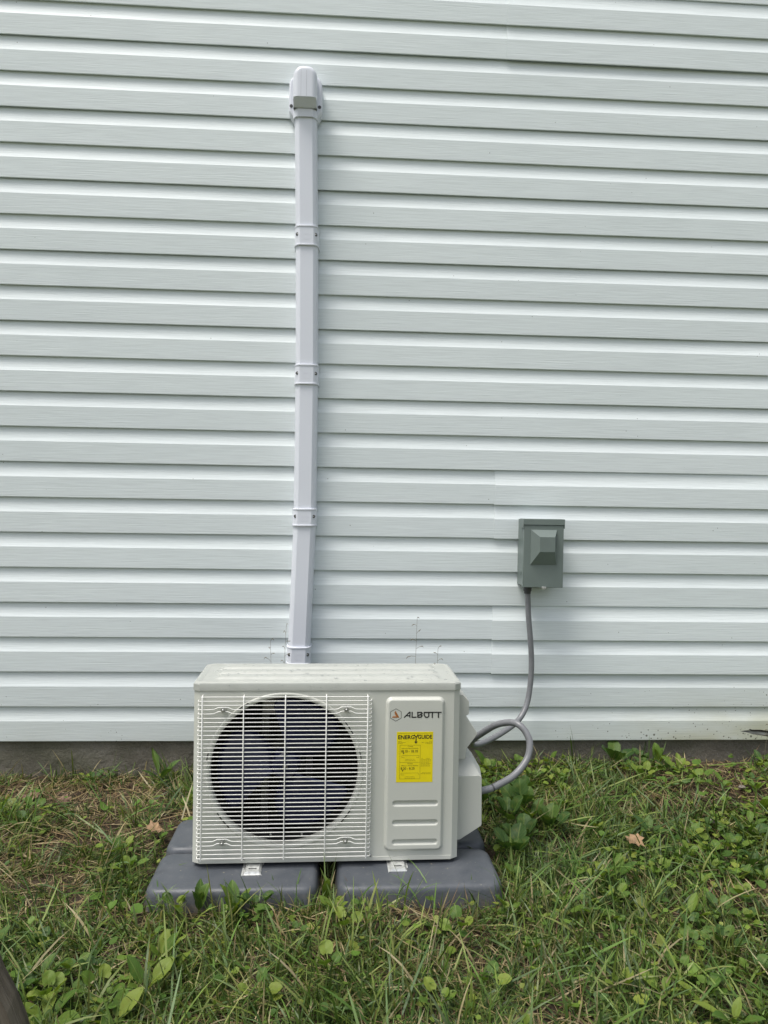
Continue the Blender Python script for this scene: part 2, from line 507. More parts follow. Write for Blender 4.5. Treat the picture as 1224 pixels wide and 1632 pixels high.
# front sheet with the round opening
angs = sorted(set([2*math.pi*k/96 for k in range(96)] + [math.atan2(z-FCZ, x-FCX) % (2*math.pi) for x in (-W2+CH, W2-CH) for z in (0.0, H)]))
mb = MB(); ring_i, ring_o = [], []
for a in angs:
    c, s = math.cos(a), math.sin(a)
    ring_i.append((FCX+FR*c, 0, FCZ+FR*s))
    tx = ((W2-CH if c > 0 else -W2+CH)-FCX)/c if abs(c) > 1e-9 else 1e9
    tz = ((H if s > 0 else 0.0)-FCZ)/s if abs(s) > 1e-9 else 1e9
    t = min(tx, tz); ring_o.append((FCX+t*c, 0, FCZ+t*s))
n = len(angs)
mb.add(ring_i+ring_o, [(i, (i+1) % n, n+(i+1) % n, n+i) for i in range(n)])
mb.build('front_panel', M_unit, unit)
mb = MB()
def sheet(mb, pts, z0, z1):
    for a, b in zip(pts, pts[1:]):
        mb.add([(a[0], a[1], z0), (b[0], b[1], z0), (b[0], b[1], z1), (a[0], a[1], z1)], [(0, 1, 2, 3)])
sheet(mb, [(-W2+CH, 0), (-W2, CD), (-W2, D), (-W2+.03, D)], 0.0, H)
mb.build('left_side', M_unit, unit)
mb = MB(); sheet(mb, [(W2-.03, D), (W2, D), (W2, CD), (W2-CH, 0)], 0.0, H)
mb.build('right_side', M_unit, unit)
MB().prism_xy([(-W2+CH+.002, .002), (W2-CH-.002, .002), (W2-.002, CD+.002), (W2-.002, D-.002), (-W2+.002, D-.002), (-W2+.002, CD+.002)], .001, .006).build('base_pan', M_unit, unit)
# lower lip of the front sheet
MB().box(-W2+CH+.002, W2-CH-.002, -.0015, .0015, -.001, .010).build('bottom_hem', M_unit, unit, bevel=.0007)
# bell mouth round the fan
mb = MB().lathe_y(FCX, FCZ, [(.2125, .0006), (.2120, -.0018), (.2095, -.0030), (.2050, -.0028), (.2005, .000), (.1985, .006), (.1985, .018), (.201, .026)], 96)
mb.build('bell_mouth', M_unit, unit, smooth=True, ang=70)
for a0, a1 in ((28, 41), (8, 14), (118, 126), (165, 172), (212, 226), (318, 330)):    # dark clip slots in the ring
    rr = []
    for k in range(6):
        a = R(a0+(a1-a0)*k/5); rr.append((math.cos(a), math.sin(a)))
    mb = MB().add([(FCX+c*.2105, -.0036, FCZ+s*.2105) for c, s in rr]+[(FCX+c*.2075, -.0036, FCZ+s*.2075) for c, s in rr], [(k, k+1, 7+k, 6+k) for k in range(5)])
    mb.build('ring_slot', M_hole, unit)
MB().lathe_y(FCX, FCZ, [(.2015, .026), (.2010, .085)], 64).build('fan_ring', M_inner, unit, smooth=True)
# inside
mb = MB().box(-W2+.006, -W2+.008, .02, D-.01, .01, H-.004).box(.118, .121, .012, D-.004, .01, H-.004).box(-W2+.01, .117, .02, D-.01, .0065, .010).box(-W2+.01, .117, .02, D-.01, H-.008, H-.004)
mb.build('inner_lining', M_inner, unit)
mb = MB()
for k in range(92): x = -.345+k*.005; mb.box(x, x+.0007, D-.034, D-.012, .012, H-.01)
for k in range(9): mb.box(-.348, .116, D-.026, D-.018, .04+k*.046, .047+k*.046)
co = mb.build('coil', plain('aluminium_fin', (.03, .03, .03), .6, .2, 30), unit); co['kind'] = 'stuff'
MB().box(-.352, .117, D-.011, D-.009, .012, H-.01).build('back_light_stop', M_inner, unit)  # solid sheet added behind the coil to keep light out of the fan opening
mb = MB()
for x in (-.178, -.053): mb.box(x-.010, x-.007, .112, .135, .008, H-.006).box(x+.007, x+.010, .112, .135, .008, H-.006).box(x-.010, x+.010, .133, .136, .008, H-.006)
mb.build('motor_bracket', plain('bracket_steel', (.16, .16, .16), .4, .1, 30, metal=.7), unit, bevel=.001)
mb = MB().box(-.185, -.048, .10, .112, .375, .43).box(-.185, -.048, .098, .104, .372, .378)
mb.build('bracket_plate', plain('bracket_plate_grey', (.26, .25, .24), .4, .1, 30, metal=.5), unit, bevel=.002)
MB().lathe_y(FCX, FCZ, [(.0, .082), (.05, .082), (.056, .088), (.056, .14), (.0, .142)], 32).build('motor', M_inner, unit, smooth=True)
for x in (-.152, -.068): MB().dome((x, .02, .066), .0035, .003).build('screw', M_screw, unit, smooth=True)
fan = MB().lathe_y(FCX, FCZ, [(.0, .030), (.022, .031), (.034, .036), (.040, .046), (.041, .078), (.0, .078)], 40).build('fan', M_black, unit, smooth=True, ang=50)
for q in range(3):
    vs, fs = [], []; NR, NA = 10, 12
    for i in range(NR+1):
        r = .036+(.186-.036)*i/NR; u = i/NR
        a_c = R(52+120*q) + .30*u*u
        half = R(40)*(.62+.50*math.sin(math.pi*min(1, u*.62+.18)))*(1-.12*u)
        for j in range(NA+1):
            w = j/NA*2-1
            a = a_c+half*w*(1 if u < .97 else .92)
            y = .052 - .026*w*(1-.35*u) + .008*w*w - .008*u
            vs.append((FCX+r*math.cos(a), y, FCZ+r*math.sin(a)))
    for i in range(NR):
        for j in range(NA):
            a = i*(NA+1)+j; fs.append((a, a+1, a+NA+2, a+NA+1))
    bl = MB().add(vs, fs).build('blade', M_black, fan, smooth=True, ang=180)
    sd = bl.modifiers.new('thick', 'SOLIDIFY'); sd.thickness = .003
MB().lathe_y(FCX, FCZ, [(.0, .022), (.005, .022), (.0075, .025), (.0075, .031)], 6).build('hub_nut', M_screw, fan)

# lid
def cham(w, y0, y1, c, d):
    return [(-w+c, y0), (w-c, y0), (w, y0+d), (w, y1-d), (w-c, y1), (-w+c, y1), (-w, y1-d), (-w, y0+d)]
mb = MB()
o0 = cham(W2+.002, -.003, D+.003, CH, CD); o1 = cham(W2+.0005, -.0015, D+.0015, CH, CD)
o2 = cham(W2-.006, .005, D-.005, CH, CD); o3 = cham(W2-.016, .015, D-.015, CH, CD)
mb.loft([[(x, y, .4655) for x, y in o0], [(x, y, .482) for x, y in o0], [(x, y, .4855) for x, y in o1], [(x, y, .4885) for x, y in o2], [(x, y, .4865) for x, y in o3]], cap=False)
mb.build('lid', M_lid, unit, smooth=True, ang=25)
gx = np.linspace(-W2+.015, W2-.015, 150); gy = np.linspace(.013, D-.013, 60)
LX, LY = np.meshgrid(gx, gy)
ribs = np.zeros_like(LX)
for yc in (.055, .116, .177):
    ex = np.minimum(ss(-.315, -.295, LX), 1-ss(.295, .315, LX))
    gap = 1-.0*LX
    ribs += .0075*ex*ss(.024, .013, np.abs(LY-yc))
LZ = .4862+ribs+(fbm(LX*30, LY*30, 77)-.5)*.0006
V = np.stack([LX.ravel(), LY.ravel(), LZ.ravel()], 1); n1 = len(gx)
ii = (np.arange(len(gy)-1)[:, None]*n1+np.arange(n1-1)[None]).ravel()
np_mesh('lid_top', V, [np.stack([ii, ii+1, ii+1+n1, ii+n1], 1)], M_lid, parent=unit)
mb = MB()
for k in range(170):
    x = random.uniform(-.345, .345); y = random.uniform(.004, D-.006); r = random.choice([.0014, .0018, .0024, .0032, .0045])*random.uniform(.8, 1.2)
    j = int(np.argmin(np.abs(gy-y))); i = int(np.argmin(np.abs(gx-x)))
    z = LZ[j, i] if .013 < y < D-.013 else .486
    mb.dome((x, y, z-.0003), r, r*.45, 7, 'z')
M_drop = new_mat('water_drop', (.9, .92, .92), .05); M_drop.node_tree.nodes['Principled BSDF'].inputs['Transmission Weight'].default_value = .85
M_drop.node_tree.nodes['Principled BSDF'].inputs['IOR'].default_value = 1.33
dr = mb.build('water_drops', M_drop, unit, smooth=True, ang=180); dr['kind'] = 'stuff'
mb = MB()
for k in range(16):
    mb.dome((random.uniform(-.34, .34), -.003, random.uniform(.468, .482)), random.uniform(.0009, .0018), .0008, 6, 'y')
dr = mb.build('water_drops', M_drop, unit, smooth=True, ang=180); dr['kind'] = 'stuff'

# raised access panel with three pressed grooves
PX0, PX1, PZ0, PZ1 = .1525, .3205, .0222, .4503
ax = np.arange(PX0-.003, PX1+.003, .0014); azs = np.arange(PZ0-.003, PZ1+.003, .0014)
AX, AZ = np.meshgrid(ax, azs)
def rbox(x, z, x0, x1, z0, z1, r):
    qx = np.abs(x-(x0+x1)/2)-(x1-x0)/2+r; qz = np.abs(z-(z0+z1)/2)-(z1-z0)/2+r
    return np.hypot(np.maximum(qx, 0), np.maximum(qz, 0))+np.minimum(np.maximum(qx, qz), 0)-r
hgt = .0105*ss(.0, .0115, -rbox(AX, AZ, PX0, PX1, PZ0, PZ1, .020)) - .0012
for zc in (.158, .105, .0518):
    hgt -= .0058*ss(.001, .0062, -rbox(AX, AZ, .1755, .3035, zc-.0092, zc+.0092, .0088))
V = np.stack([AX.ravel(), -hgt.ravel(), AZ.ravel()], 1); n1 = len(ax)
ii = (np.arange(len(azs)-1)[:, None]*n1+np.arange(n1-1)[None]).ravel()
np_mesh('access_panel', V, [np.stack([ii, ii+1, ii+1+n1, ii+n1], 1)], M_unit, parent=unit)
PY = -.0093

# grille
grille = empty('grille'); grille.parent = unit
ZW = [.4405-.0114*k for k in range(38)]
SCR = [(-.2800, .4165), (.0480, .4165), (-.2790, .0590), (.0505, .0590)]
def wire_pts(k, z):
    pts = [(-.3462, .001, z-.0002), (-.3462, -.010, z), (-.3440, -.0135, z)]
    bumps = []
    if k in (2, 3): bumps = [SCR[0][0], SCR[1][0]]
    if k in (33, 34): bumps = [SCR[2][0], SCR[3][0]]
    xs_ = [-.3348]
    for b in bumps: xs_ += [b-.032, b-.024, b-.012, b-.006, b, b+.006, b+.012, b+.024, b+.032]
    xs_ += [.1055]
    for x in xs_:
        dz = sum(.0062*float(ss(.027, .012, abs(x-b))) for b in bumps)
        pts.append((x, -.0145, z+dz))
    return pts+[(.1142, -.0135, z), (.1164, -.010, z), (.1164, .001, z-.0002)]
base_wire = None
for k, z in enumerate(ZW):
    if k in (2, 3, 33, 34):
        MB().tube(wire_pts(k, z), .00142, 6).build('wire', M_wire, grille, smooth=True, ang=80)
    else:
        if base_wire is None:
            o = MB().tube(wire_pts(0, 0.0), .00142, 6).build('wire', M_wire, grille, smooth=True, ang=80); base_wire = o.data
        else: o = link('wire', base_wire, None, grille)
        o.location = (random.uniform(-.0006, .0006), random.uniform(-.0004, .0004), z); o.rotation_euler = (0, random.uniform(-.0012, .0012), 0)
MB().tube([(-.3385, -.0145, .4515), (.1095, -.0145, .4515)], .00135, 6).build('wire', M_wire, grille, smooth=True, ang=80)
for x in (-.3348, -.2259, -.1152, -.0057, .1055):
    MB().tube([(x, -.0162, .0135), (x, -.0168, .2), (x, -.0162, .4505), (x, -.012, .4530), (x, .001, .4532)], .0017, 6).build('upright_wire', M_wire, grille, smooth=True, ang=80)
for x, z in SCR:
    MB().lathe_y(x, z, [(.0, -.0165), (.0062, -.0165), (.0065, -.0155), (.0065, -.001), (.004, .0)], 20).build('washer', M_galv, grille, smooth=True)
    MB().dome((x, -.0165, z), .0038, .0032, 10).build('screw', M_screw, grille, smooth=True)
for x, z in ((-.2205, .0105), (.1197, .0135)):
    MB().dome((x, -.0005, z), .0042, .003, 10).build('screw', M_screw, unit, smooth=True)

# service covers on the right-hand side
def smooth_poly(p, r=.006, k=4):
    out = []; n = len(p)
    for i in range(n):
        a, b, c = Vector(p[i-1]), Vector(p[i]), Vector(p[(i+1) % n])
        d1 = (a-b); d2 = (c-b); rr = min(r, d1.length*.45, d2.length*.45)
        p0 = b+d1.normalized()*rr; p1 = b+d2.normalized()*rr
        for t in range(k+1):
            t /= k; out.append(tuple((1-t)**2*p0+2*t*(1-t)*b+t*t*p1))
    return out
up = smooth_poly([(.350, .256), (.387, .256), (.3885, .284), (.421, .328), (.386, .379), (.3952, .384), (.3945, .421), (.376, .440), (.350, .4416)], .004)
MB().prism_xz(up, .052, .205).build('handle_cover', M_cover, unit, bevel=.003)
fr = smooth_poly([(.352, .030), (.374, .0285), (.4365, .068), (.4345, .205), (.428, .2105), (.352, .2095)], .005)
bk = smooth_poly([(.352, .025), (.374, .0240), (.4385, .066), (.4365, .2205), (.410, .2505), (.352, .2547)], .005)
mb = MB().loft([[(x*.998+.0007, .050, z) for x, z in fr], [(x, .053, z) for x, z in fr], [(x, .088, z) for x, z in bk], [(x, .205, z) for x, z in bk]])
mb.build('valve_cover', M_cover, unit, bevel=.002)

# feet
for x in (-.196, .193):
    w, w2 = .021, .028
    mb = MB()
    prof = [(-.046, -.0112), (-.040, -.0102), (-.006, -.0098), (.0, -.004), (.26, -.004)]
    # raised channel with a slot, sides and front sloping down to a thin flange on the block
    zt, zb = -.0050, -.0113
    def strip(xa, xb, y0, y1): mb.add([(x+xa, y0, zt), (x+xb, y0, zt), (x+xb, y1, zt), (x+xa, y1, zt)], [(0, 1, 2, 3)])
    w, w2, w3 = .0165, .0225, .0275
    strip(-w, -.0105, -.040, .24); strip(.0105, w, -.040, .24); strip(-.0105, .0105, -.040, -.027); strip(-.0105, .0105, -.0205, .24)
    for s in (-1, 1):
        mb.add([(x+s*w, -.040, zt), (x+s*w2, -.043, zb), (x+s*w2, .24, zb), (x+s*w, .24, zt)], [(0, 1, 2, 3)])
        mb.add([(x+s*w2, -.043, zb), (x+s*w3, -.050, zb), (x+s*w3, .24, zb), (x+s*w2, .24, zb)], [(0, 1, 2, 3)])
    mb.add([(x-w, -.040, zt), (x+w, -.040, zt), (x+w2, -.043, zb), (x-w2, -.043, zb)], [(0, 1, 2, 3)])
    mb.add([(x-w2, -.043, zb), (x+w2, -.043, zb), (x+w3, -.050, zb), (x-w3, -.050, zb)], [(0, 1, 2, 3)])
    o = mb.build('foot', M_foot, unit); sd = o.modifiers.new('t', 'SOLIDIFY'); sd.thickness = .0015
    MB().box(x-.0104, x+.0104, -.0269, -.0206, -.0085, -.0078).build('foot_slot', M_hole, unit)

# yellow label and its print
SX0, SX1, SZ0, SZ1 = .1856, .2852, .2163, .3541
lab = MB().box(SX0, SX1, PY-.0004, PY+.0004, SZ0, SZ1).build('energy_label', M_yellow, unit)
def L(px, py):
    return SX0+(px-225)/575*(SX1-SX0), SZ1-(py-665)/815*(SZ1-SZ0)
def text_mesh(name, s, x0, x1, zb, zt, y, mat, parent, bold=0.0):
    cu = bpy.data.curves.new('t', 'FONT'); cu.body = s; cu.resolution_u = 3; cu.offset = bold
    ob = bpy.data.objects.new('t', cu); C.objects.link(ob)
    dg = bpy.context.evaluated_depsgraph_get(); me = bpy.data.meshes.new_from_object(ob.evaluated_get(dg))
    bpy.data.objects.remove(ob)
    co = np.zeros(len(me.vertices)*3); me.vertices.foreach_get('co', co); co = co.reshape(-1, 3)
    mn, mx = co.min(0), co.max(0)
    out = np.zeros_like(co)
    out[:, 0] = x0+(co[:, 0]-mn[0])/(mx[0]-mn[0])*(x1-x0); out[:, 2] = zb+(co[:, 1]-mn[1])/(mx[1]-mn[1])*(zt-zb); out[:, 1] = y
    me.vertices.foreach_set('co', out.ravel()); me.update(); me.name = name; me.materials.clear()
    return link(name, me, mat, parent)
TY = PY-.0007
def ltext(s, x0, x1, y0, y1, bold=0.0, name='lettering'):
    a = L(x0, y1); b = L(x1, y0); return text_mesh(name, s, a[0], b[0], a[1], b[1], TY, M_ink, lab, bold)
ltext('ENERG', 248, 505, 717, 783, .022); ltext('GUIDE', 558, 785, 713, 779, .022)
def quad_strip(mb, pts, w, y):
    for (x0, z0), (x1, z1) in zip(pts, pts[1:]):
        d = Vector((x1-x0, z1-z0)).normalized()*w/2; nrm = Vector((-d.y, d.x))
        a, b = (x0-d.x*.7, z0-d.y*.7), (x1+d.x*.7, z1+d.y*.7)
        mb.add([(a[0]+nrm.x, y, a[1]+nrm.y), (a[0]-nrm.x, y, a[1]-nrm.y), (b[0]-nrm.x, y, b[1]-nrm.y), (b[0]+nrm.x, y, b[1]+nrm.y)], [(0, 1, 2, 3)])
        y -= .00003
mb = MB(); wd = .0026
quad_strip(mb, [L(502, 715), L(530, 755), L(560, 713)], wd, TY); quad_strip(mb, [L(530, 750), L(528, 825)], wd, TY-.0002)
mb.add([(*[L(500, 822)[0]], TY-.0003, L(500, 822)[1]), (L(528, 855)[0], TY-.0003, L(528, 855)[1]), (L(556, 822)[0], TY-.0003, L(556, 822)[1])], [(0, 1, 2)])
mb.build('arrow_letter', M_ink, lab)
mb = MB(); lw = .00045
for a, b in (((278, 880), (600, 880)), ((278, 1425), (600, 1425)), ((278, 880), (278, 1425)), ((600, 880), (600, 1425)), ((278, 1157), (600, 1157)), ((238, 688), (795, 688)),
             ((310, 1047), (580, 1047)), ((310, 1047), (310, 1080)), ((580, 1047), (580, 1080)), ((310, 1080), (350, 1080)), ((540, 1080), (580, 1080)),
             ((300, 1330), (575, 1330)), ((300, 1330), (300, 1360)), ((575, 1330), (575, 1360)), ((300, 1360), (350, 1360))):
    quad_strip(mb, [L(*a), L(*b)], lw, TY); TY -= .00001
mb.build('frame_lines', M_ink, lab)
for px, py in ((336, 1000), (324, 1283)):
    mb = MB().add([(L(px-13, py)[0], TY, L(px-13, py)[1]), (L(px, py+24)[0], TY, L(px, py+24)[1]), (L(px+13, py)[0], TY, L(px+13, py)[1])], [(0, 1, 2)])
    mb.build('marker', M_ink, lab)
ltext('18.10 - 18.10', 297, 560, 957, 998, .004); ltext('8.20 - 8.20', 295, 512, 1236, 1275, .004)
ltext('Cooling', 400, 480, 890, 910); ltext('Heating', 400, 480, 1170, 1190)
ltext('Efficiency Rating (SEER2)', 306, 568, 924, 942); ltext('Efficiency Rating (HSPF2)', 306, 568, 1204, 1222)
mb = MB()
def dashes(x0, x1, y):
    x = x0
    while x < x1-6:
        w = random.uniform(10, 38); e = min(x1, x+w)
        quad_strip(mb, [L(x+1, y), L(e-1, y)], .0006, TY); x = e+random.uniform(5, 9)
for y, a, b in ((818, 252, 300), (835, 252, 368), (852, 252, 320), (818, 742, 785), (837, 622, 660), (837, 680, 785), (853, 675, 785), (1108, 368, 515), (1130, 362, 525), (1390, 362, 515), (1412, 360, 520),
                (1095, 618, 645), (1095, 690, 750), (1116, 616, 770), (1137, 614, 772), (1158, 614, 750), (1178, 614, 770), (1198, 614, 755), (1218, 612, 770), (1326, 635, 770), (1343, 612, 768)):
    dashes(a, b, y)
fp = mb.build('fine_print', M_ink, lab); fp['kind'] = 'stuff'

# maker's logo: hexagon emblem and block letters
logo = empty('maker_logo'); logo.parent = unit
hx, hz, hr = .1822, .4004, .0169
hexp = [(hx+hr*math.sin(R(60*k)), hz+hr*math.cos(R(60*k))) for k in range(6)]
mb = MB(); quad_strip(mb, hexp+[hexp[0]], .0011, PY-.0003); mb.build('emblem_outline', M_ink, logo)
def flat(mb, pts, y): mb.add([(x, y, z) for x, z in pts], [tuple(range(len(pts)))])
E_ = lambda px, py: (.1674+(px-124)/(297-124)*(.1966-.1674), .4173-(py-293)/(492-293)*(.4173-.3838))
mb = MB(); flat(mb, [E_(*p) for p in ((205, 325), (268, 437), (232, 437), (195, 372), (188, 358))], PY-.0004); mb.build('emblem_mark', M_orange, logo)
mb = MB(); flat(mb, [E_(*p) for p in ((186, 362), (226, 432), (150, 437), (165, 408), (205, 408))], PY-.0005); mb.build('emblem_mark', M_peach, logo)
mb = MB(); flat(mb, [E_(*p) for p in ((150, 437), (158, 422), (225, 420), (236, 437))], PY-.0006); mb.build('emblem_mark', M_orange, logo)
T_ = lambda px, py: (.2034+(px-335)/(942-335)*(.3068-.2034), .4087-(py-343)/(438-343)*(.4087-.3925))
lw = .0031
strokes = {
    'A': [[(348, 430), (428, 350), (436, 350), (436, 430)], [(385, 405), (430, 405)]],
    'L': [[(470, 350), (470, 430), (536, 430)]],
    'B': [[(562, 352), (562, 430), (612, 430), (632, 405), (606, 388), (632, 368), (622, 352), (556, 352)], [(562, 412), (612, 380)]],
    'O': [[(664, 352), (664, 398), (690, 430), (722, 430), (738, 412), (738, 352), (664, 352)]],
    'T': [[(752, 352), (836, 352)], [(795, 352), (795, 434)]],
    'T2': [[(850, 352), (938, 352)], [(894, 352), (894, 434)]]}
yy = PY-.0003
for k, ls in strokes.items():
    mb = MB()
    for l in ls: quad_strip(mb, [T_(*p) for p in l], lw, yy); yy -= .00008
    mb.build('letter', M_ink, logo)

# ------------------------------------------------------------------ riser blocks
def rrect(x0, x1, y0, y1, r, k=6):
    out = []
    for cx, cy, a0 in ((x1-r, y0+r, -90), (x1-r, y1-r, 0), (x0+r, y1-r, 90), (x0+r, y0+r, 180)):
        for i in range(k+1):
            a = R(a0+90*i/k); out.append((cx+r*math.cos(a), cy+r*math.sin(a)))
    return out
def block(x0, x1, y0, y1, zt, label, rz):
    cx, cy = (x0+x1)/2, (y0+y1)/2; hx_, hy_ = (x1-x0)/2, (y1-y0)/2
    rings = []
    for ins, z in ((-.012, -.105), (.0, -.018), (.0025, -.009), (.0075, -.003), (.014, -.0004), (.024, 0.0)):
        rings.append([(x, y, z) for x, y in rrect(-hx_+ins, hx_-ins, -hy_+ins, hy_-ins, max(.006, .034-ins*.4))])
    o = MB().loft(rings).build('riser_block', M_block, None, smooth=True, ang=40)
    o.location = (cx, cy, zt); o.rotation_euler = (R(-.4), R(random.uniform(-.3, .3)), rz)
    tag(o, label, 'riser block', 'grey blocks under the unit'); return o
block(-.480, -.044, -.880, -.664, .0355, 'front dark grey plastic riser block under the fan side of the unit', .005)
block(.008, .441, -.877, -.658, .0355, 'front dark grey plastic riser block below the yellow label side', .012)
block(-.480, -.040, -.650, -.440, .0355, 'rear grey riser block showing at the left behind the unit', .0)
block(.010, .440, -.644, -.440, .0355, 'rear grey riser block showing under the right valve cover', .012)

# ------------------------------------------------------------------ line set cover on the wall
lsc = empty('line_set_cover', (-.134, 0, .4))
tag(lsc, 'tall white plastic line set cover running up the siding', 'pipe cover')
def dprof(w, d, back=.004):
    h = w/2
    p = [(-h, back), (-h, -d*.55), (-h*.93, -d*.74), (-h*.78, -d*.91), (-h*.56, -d), (h*.56, -d), (h*.78, -d*.91), (h*.93, -d*.74), (h, -d*.55), (h, back)]
    return p
def duct(name, pts, w, d, mat=M_duct, bevel=0.0):
    """pts: (x, z) centre line, world coordinates; hollow D-profile closed at both ends"""
    rings = [[(x+px+.134, py, z-.4) for px, py in dprof(w, d)] for x, z in pts]
    o = MB().loft(rings).build(name, mat, lsc, smooth=True, ang=28)
    return o
path = [(.4295, -.1425), (.462, -.1410), (.958, -.1265), (1.476, -.1268), (1.970, -.1335), (2.44, -.1445)]
def xc(z):
    for (z0, x0), (z1, x1) in zip(path, path[1:]):
        if z <= z1: return x0+(x1-x0)*(z-z0)/(z1-z0)
    return path[-1][1]
for z0, z1 in ((.20, .958), (.958, 1.476), (1.476, 1.970), (1.970, 2.435)):
    zz = [z0]+[z0+(z1-z0)*k/6 for k in range(1, 6)]+[z1]
    duct('duct_section', [(xc(z), z) for z in zz], .0815, .066)
def coupler(zc, h):
    a = duct('coupler', [(xc(zc-h/2), zc-h/2), (xc(zc+h/2), zc+h/2)], .0875, .0705)
    for s in (-1, 1):
        zr = zc+s*(h/2-.003)
        rings = []
        for dz, gw in ((-.0032, 0), (-.002, .0022), (.002, .0022), (.0032, 0)):
            rings.append([(xc(zr)+px+.134, py, zr+dz-.4) for px, py in dprof(.0880+gw, .0708+gw*.8)])
        MB().loft(rings).build('rim', M_duct, a, smooth=True, ang=40)
        x = xc(zc)+s*.0325+.134
        MB().lathe_y(x, zc+.004-.4, [(.0, -.0668), (.0056, -.0668), (.0060, -.0660), (.0060, -.052)], 14).build('screw_hole', M_fit, a, smooth=True)
        MB().dome((x, -.0668, zc+.004-.4), .003, .0012).build('screw', M_screw, a, smooth=True)
    q = .0105; xm = xc(zc)+.134
    mb = MB()
    quad_strip(mb, [(xm-q, zc-.014-.4), (xm+q, zc-.014-.4), (xm+q, zc+.004-.4), (xm-q, zc+.004-.4), (xm-q, zc-.014-.4)], .0011, -.0709)
    mb.build('embossed_square', M_duct, a)
for zc, h in ((1.972, .072), (1.476, .072), (.962, .064), (.4615, .064)): coupler(zc, h)
# wall cap at the top: flange, rounded hood, chin and collar
capx = -.145+.134
def capsule(w, z0, z1, r, k=8):
    out = [(-w/2, z0), (w/2, z0)]
    for i in range(k+1):
        a = R(90*i/k); out.append((w/2-r+r*math.cos(a), z1-r+r*math.sin(a)))
    for i in range(k+1):
        a = R(90+90*i/k); out.append((-w/2+r+r*math.cos(a), z1-r+r*math.sin(a)))
    return out
wc = MB().prism_xz([(x+capx, z) for x, z in [(-.046, 2.362-.367), (.046, 2.362-.367), (.0595, 2.385-.367)]+capsule(.119, 2.40-.367, 2.520-.367, .042)[1:-1]+[(-.0595, 2.40-.367), (-.0595, 2.385-.367)]], -.050, .004).build('wall_cap', M_duct, lsc, bevel=.006, segs=3)
rings = []
for ins, y in ((.0, -.01), (.0, -.086), (.0015, -.096), (.0045, -.104), (.009, -.1095), (.015, -.1125), (.020, -.113)):
    rings.append([(x+capx, y if i > 1 else max(y, y), z-ins*.0) for i, (x, z) in enumerate(capsule(.0850-2*ins, 2.396-.367+(0 if y > -.05 else .012), 2.522-.367-ins, .035-ins))])
hood = MB().loft(rings).build('hood', M_duct, wc, smooth=True, ang=40)
# underside slopes back from the hood's front edge to the collar
MB().add([(capx-.0405, -.1085, 2.4090-.367), (capx+.0405, -.1085, 2.4090-.367), (capx+.0415, -.0760, 2.386-.367), (capx-.0415, -.0760, 2.386-.367), (capx-.0405, -.03, 2.4090-.367), (capx+.0405, -.03, 2.4090-.367), (capx+.0415, -.03, 2.386-.367), (capx-.0415, -.03, 2.386-.367)],
         [(0, 1, 2, 3), (4, 5, 1, 0), (0, 3, 7, 4), (1, 5, 6, 2)]).build('chin', M_duct, wc, bevel=.002)
rings = [[(capx+px, py, z-.367) for px, py in dprof(.0905, .0735)] for z in (2.358, 2.388)]
MB().loft(rings).build('collar', M_duct, wc, smooth=True, ang=30)
for s in (-1, 1):
    MB().lathe_y(capx+s*.0505, 2.404-.367, [(.0, -.0522), (.0052, -.0522), (.0058, -.0516), (.0058, -.047)], 14).build('screw_hole', M_fit, wc, smooth=True)
mb = MB()
quad_strip(mb, [(capx-.0135, 2.410-.367), (capx-.0135, 2.500-.367)], .0008, -.1134); quad_strip(mb, [(capx+.006, 2.410-.367), (capx+.006, 2.500-.367)], .0010, -.1136)
mb.build('hood_seam', plain('seam_shade', (.45, .46, .50), .5), wc)

# ------------------------------------------------------------------ disconnect box
dbx = empty('disconnect_box', (.737, 0, .722))
tag(dbx, 'dark grey green electrical disconnect box screwed to the siding', 'electrical box')
mb = MB().box(-.0672, .0685, -.094, .003, .002, .2455); mb.build('body', M_box, dbx, bevel=.0015)
mb = MB().box(-.0735, .0735, -.1115, -.092, .0, .226); mb.build('door', M_box, dbx, bevel=.0018)
mb = MB().prism_xz([(-.0765, .214), (-.0742, .214), (-.0742, .2265), (.0742, .2265), (.0742, .214), (.0765, .214), (.0765, .248), (-.0765, .248)], -.1145, -.062)
mb.build('rain_hood', M_box, dbx, bevel=.0015)
bo = [(-.0475, .084), (.0475, .084), (.0475, .209), (-.0475, .209)]
bi = [(-.020, .131), (.0345, .131), (.0345, .184), (-.020, .184)]
mb = MB().loft([[(x, -.111, z) for x, z in bo], [(x, -.1135, z) for x, z in bo], [(x, -.138, z) for x, z in bi]])
mb.build('boss', M_box, dbx)
mb = MB().box(-.004, .012, -.114, -.098, -.004, .004).box(-.001, .002, -.1165, -.112, -.007, .001).box(.006, .009, -.1165, -.112, -.007, .001)
mb.build('latch', M_galv, dbx, bevel=.0006)
for z in (.05, .19): MB().lathe_y(-.0, z, [(.0, 0), (.001, 0)], 6)
mb = MB().lathe_y(0, 0, [(.0, .0), (.010, .0), (.0112, .0015), (.0112, .003)], 20)
ko = mb.build('knockout', M_box, dbx, smooth=True); ko.rotation_euler = (0, 0, R(-90)); ko.location = (-.0687, -.052, .05)

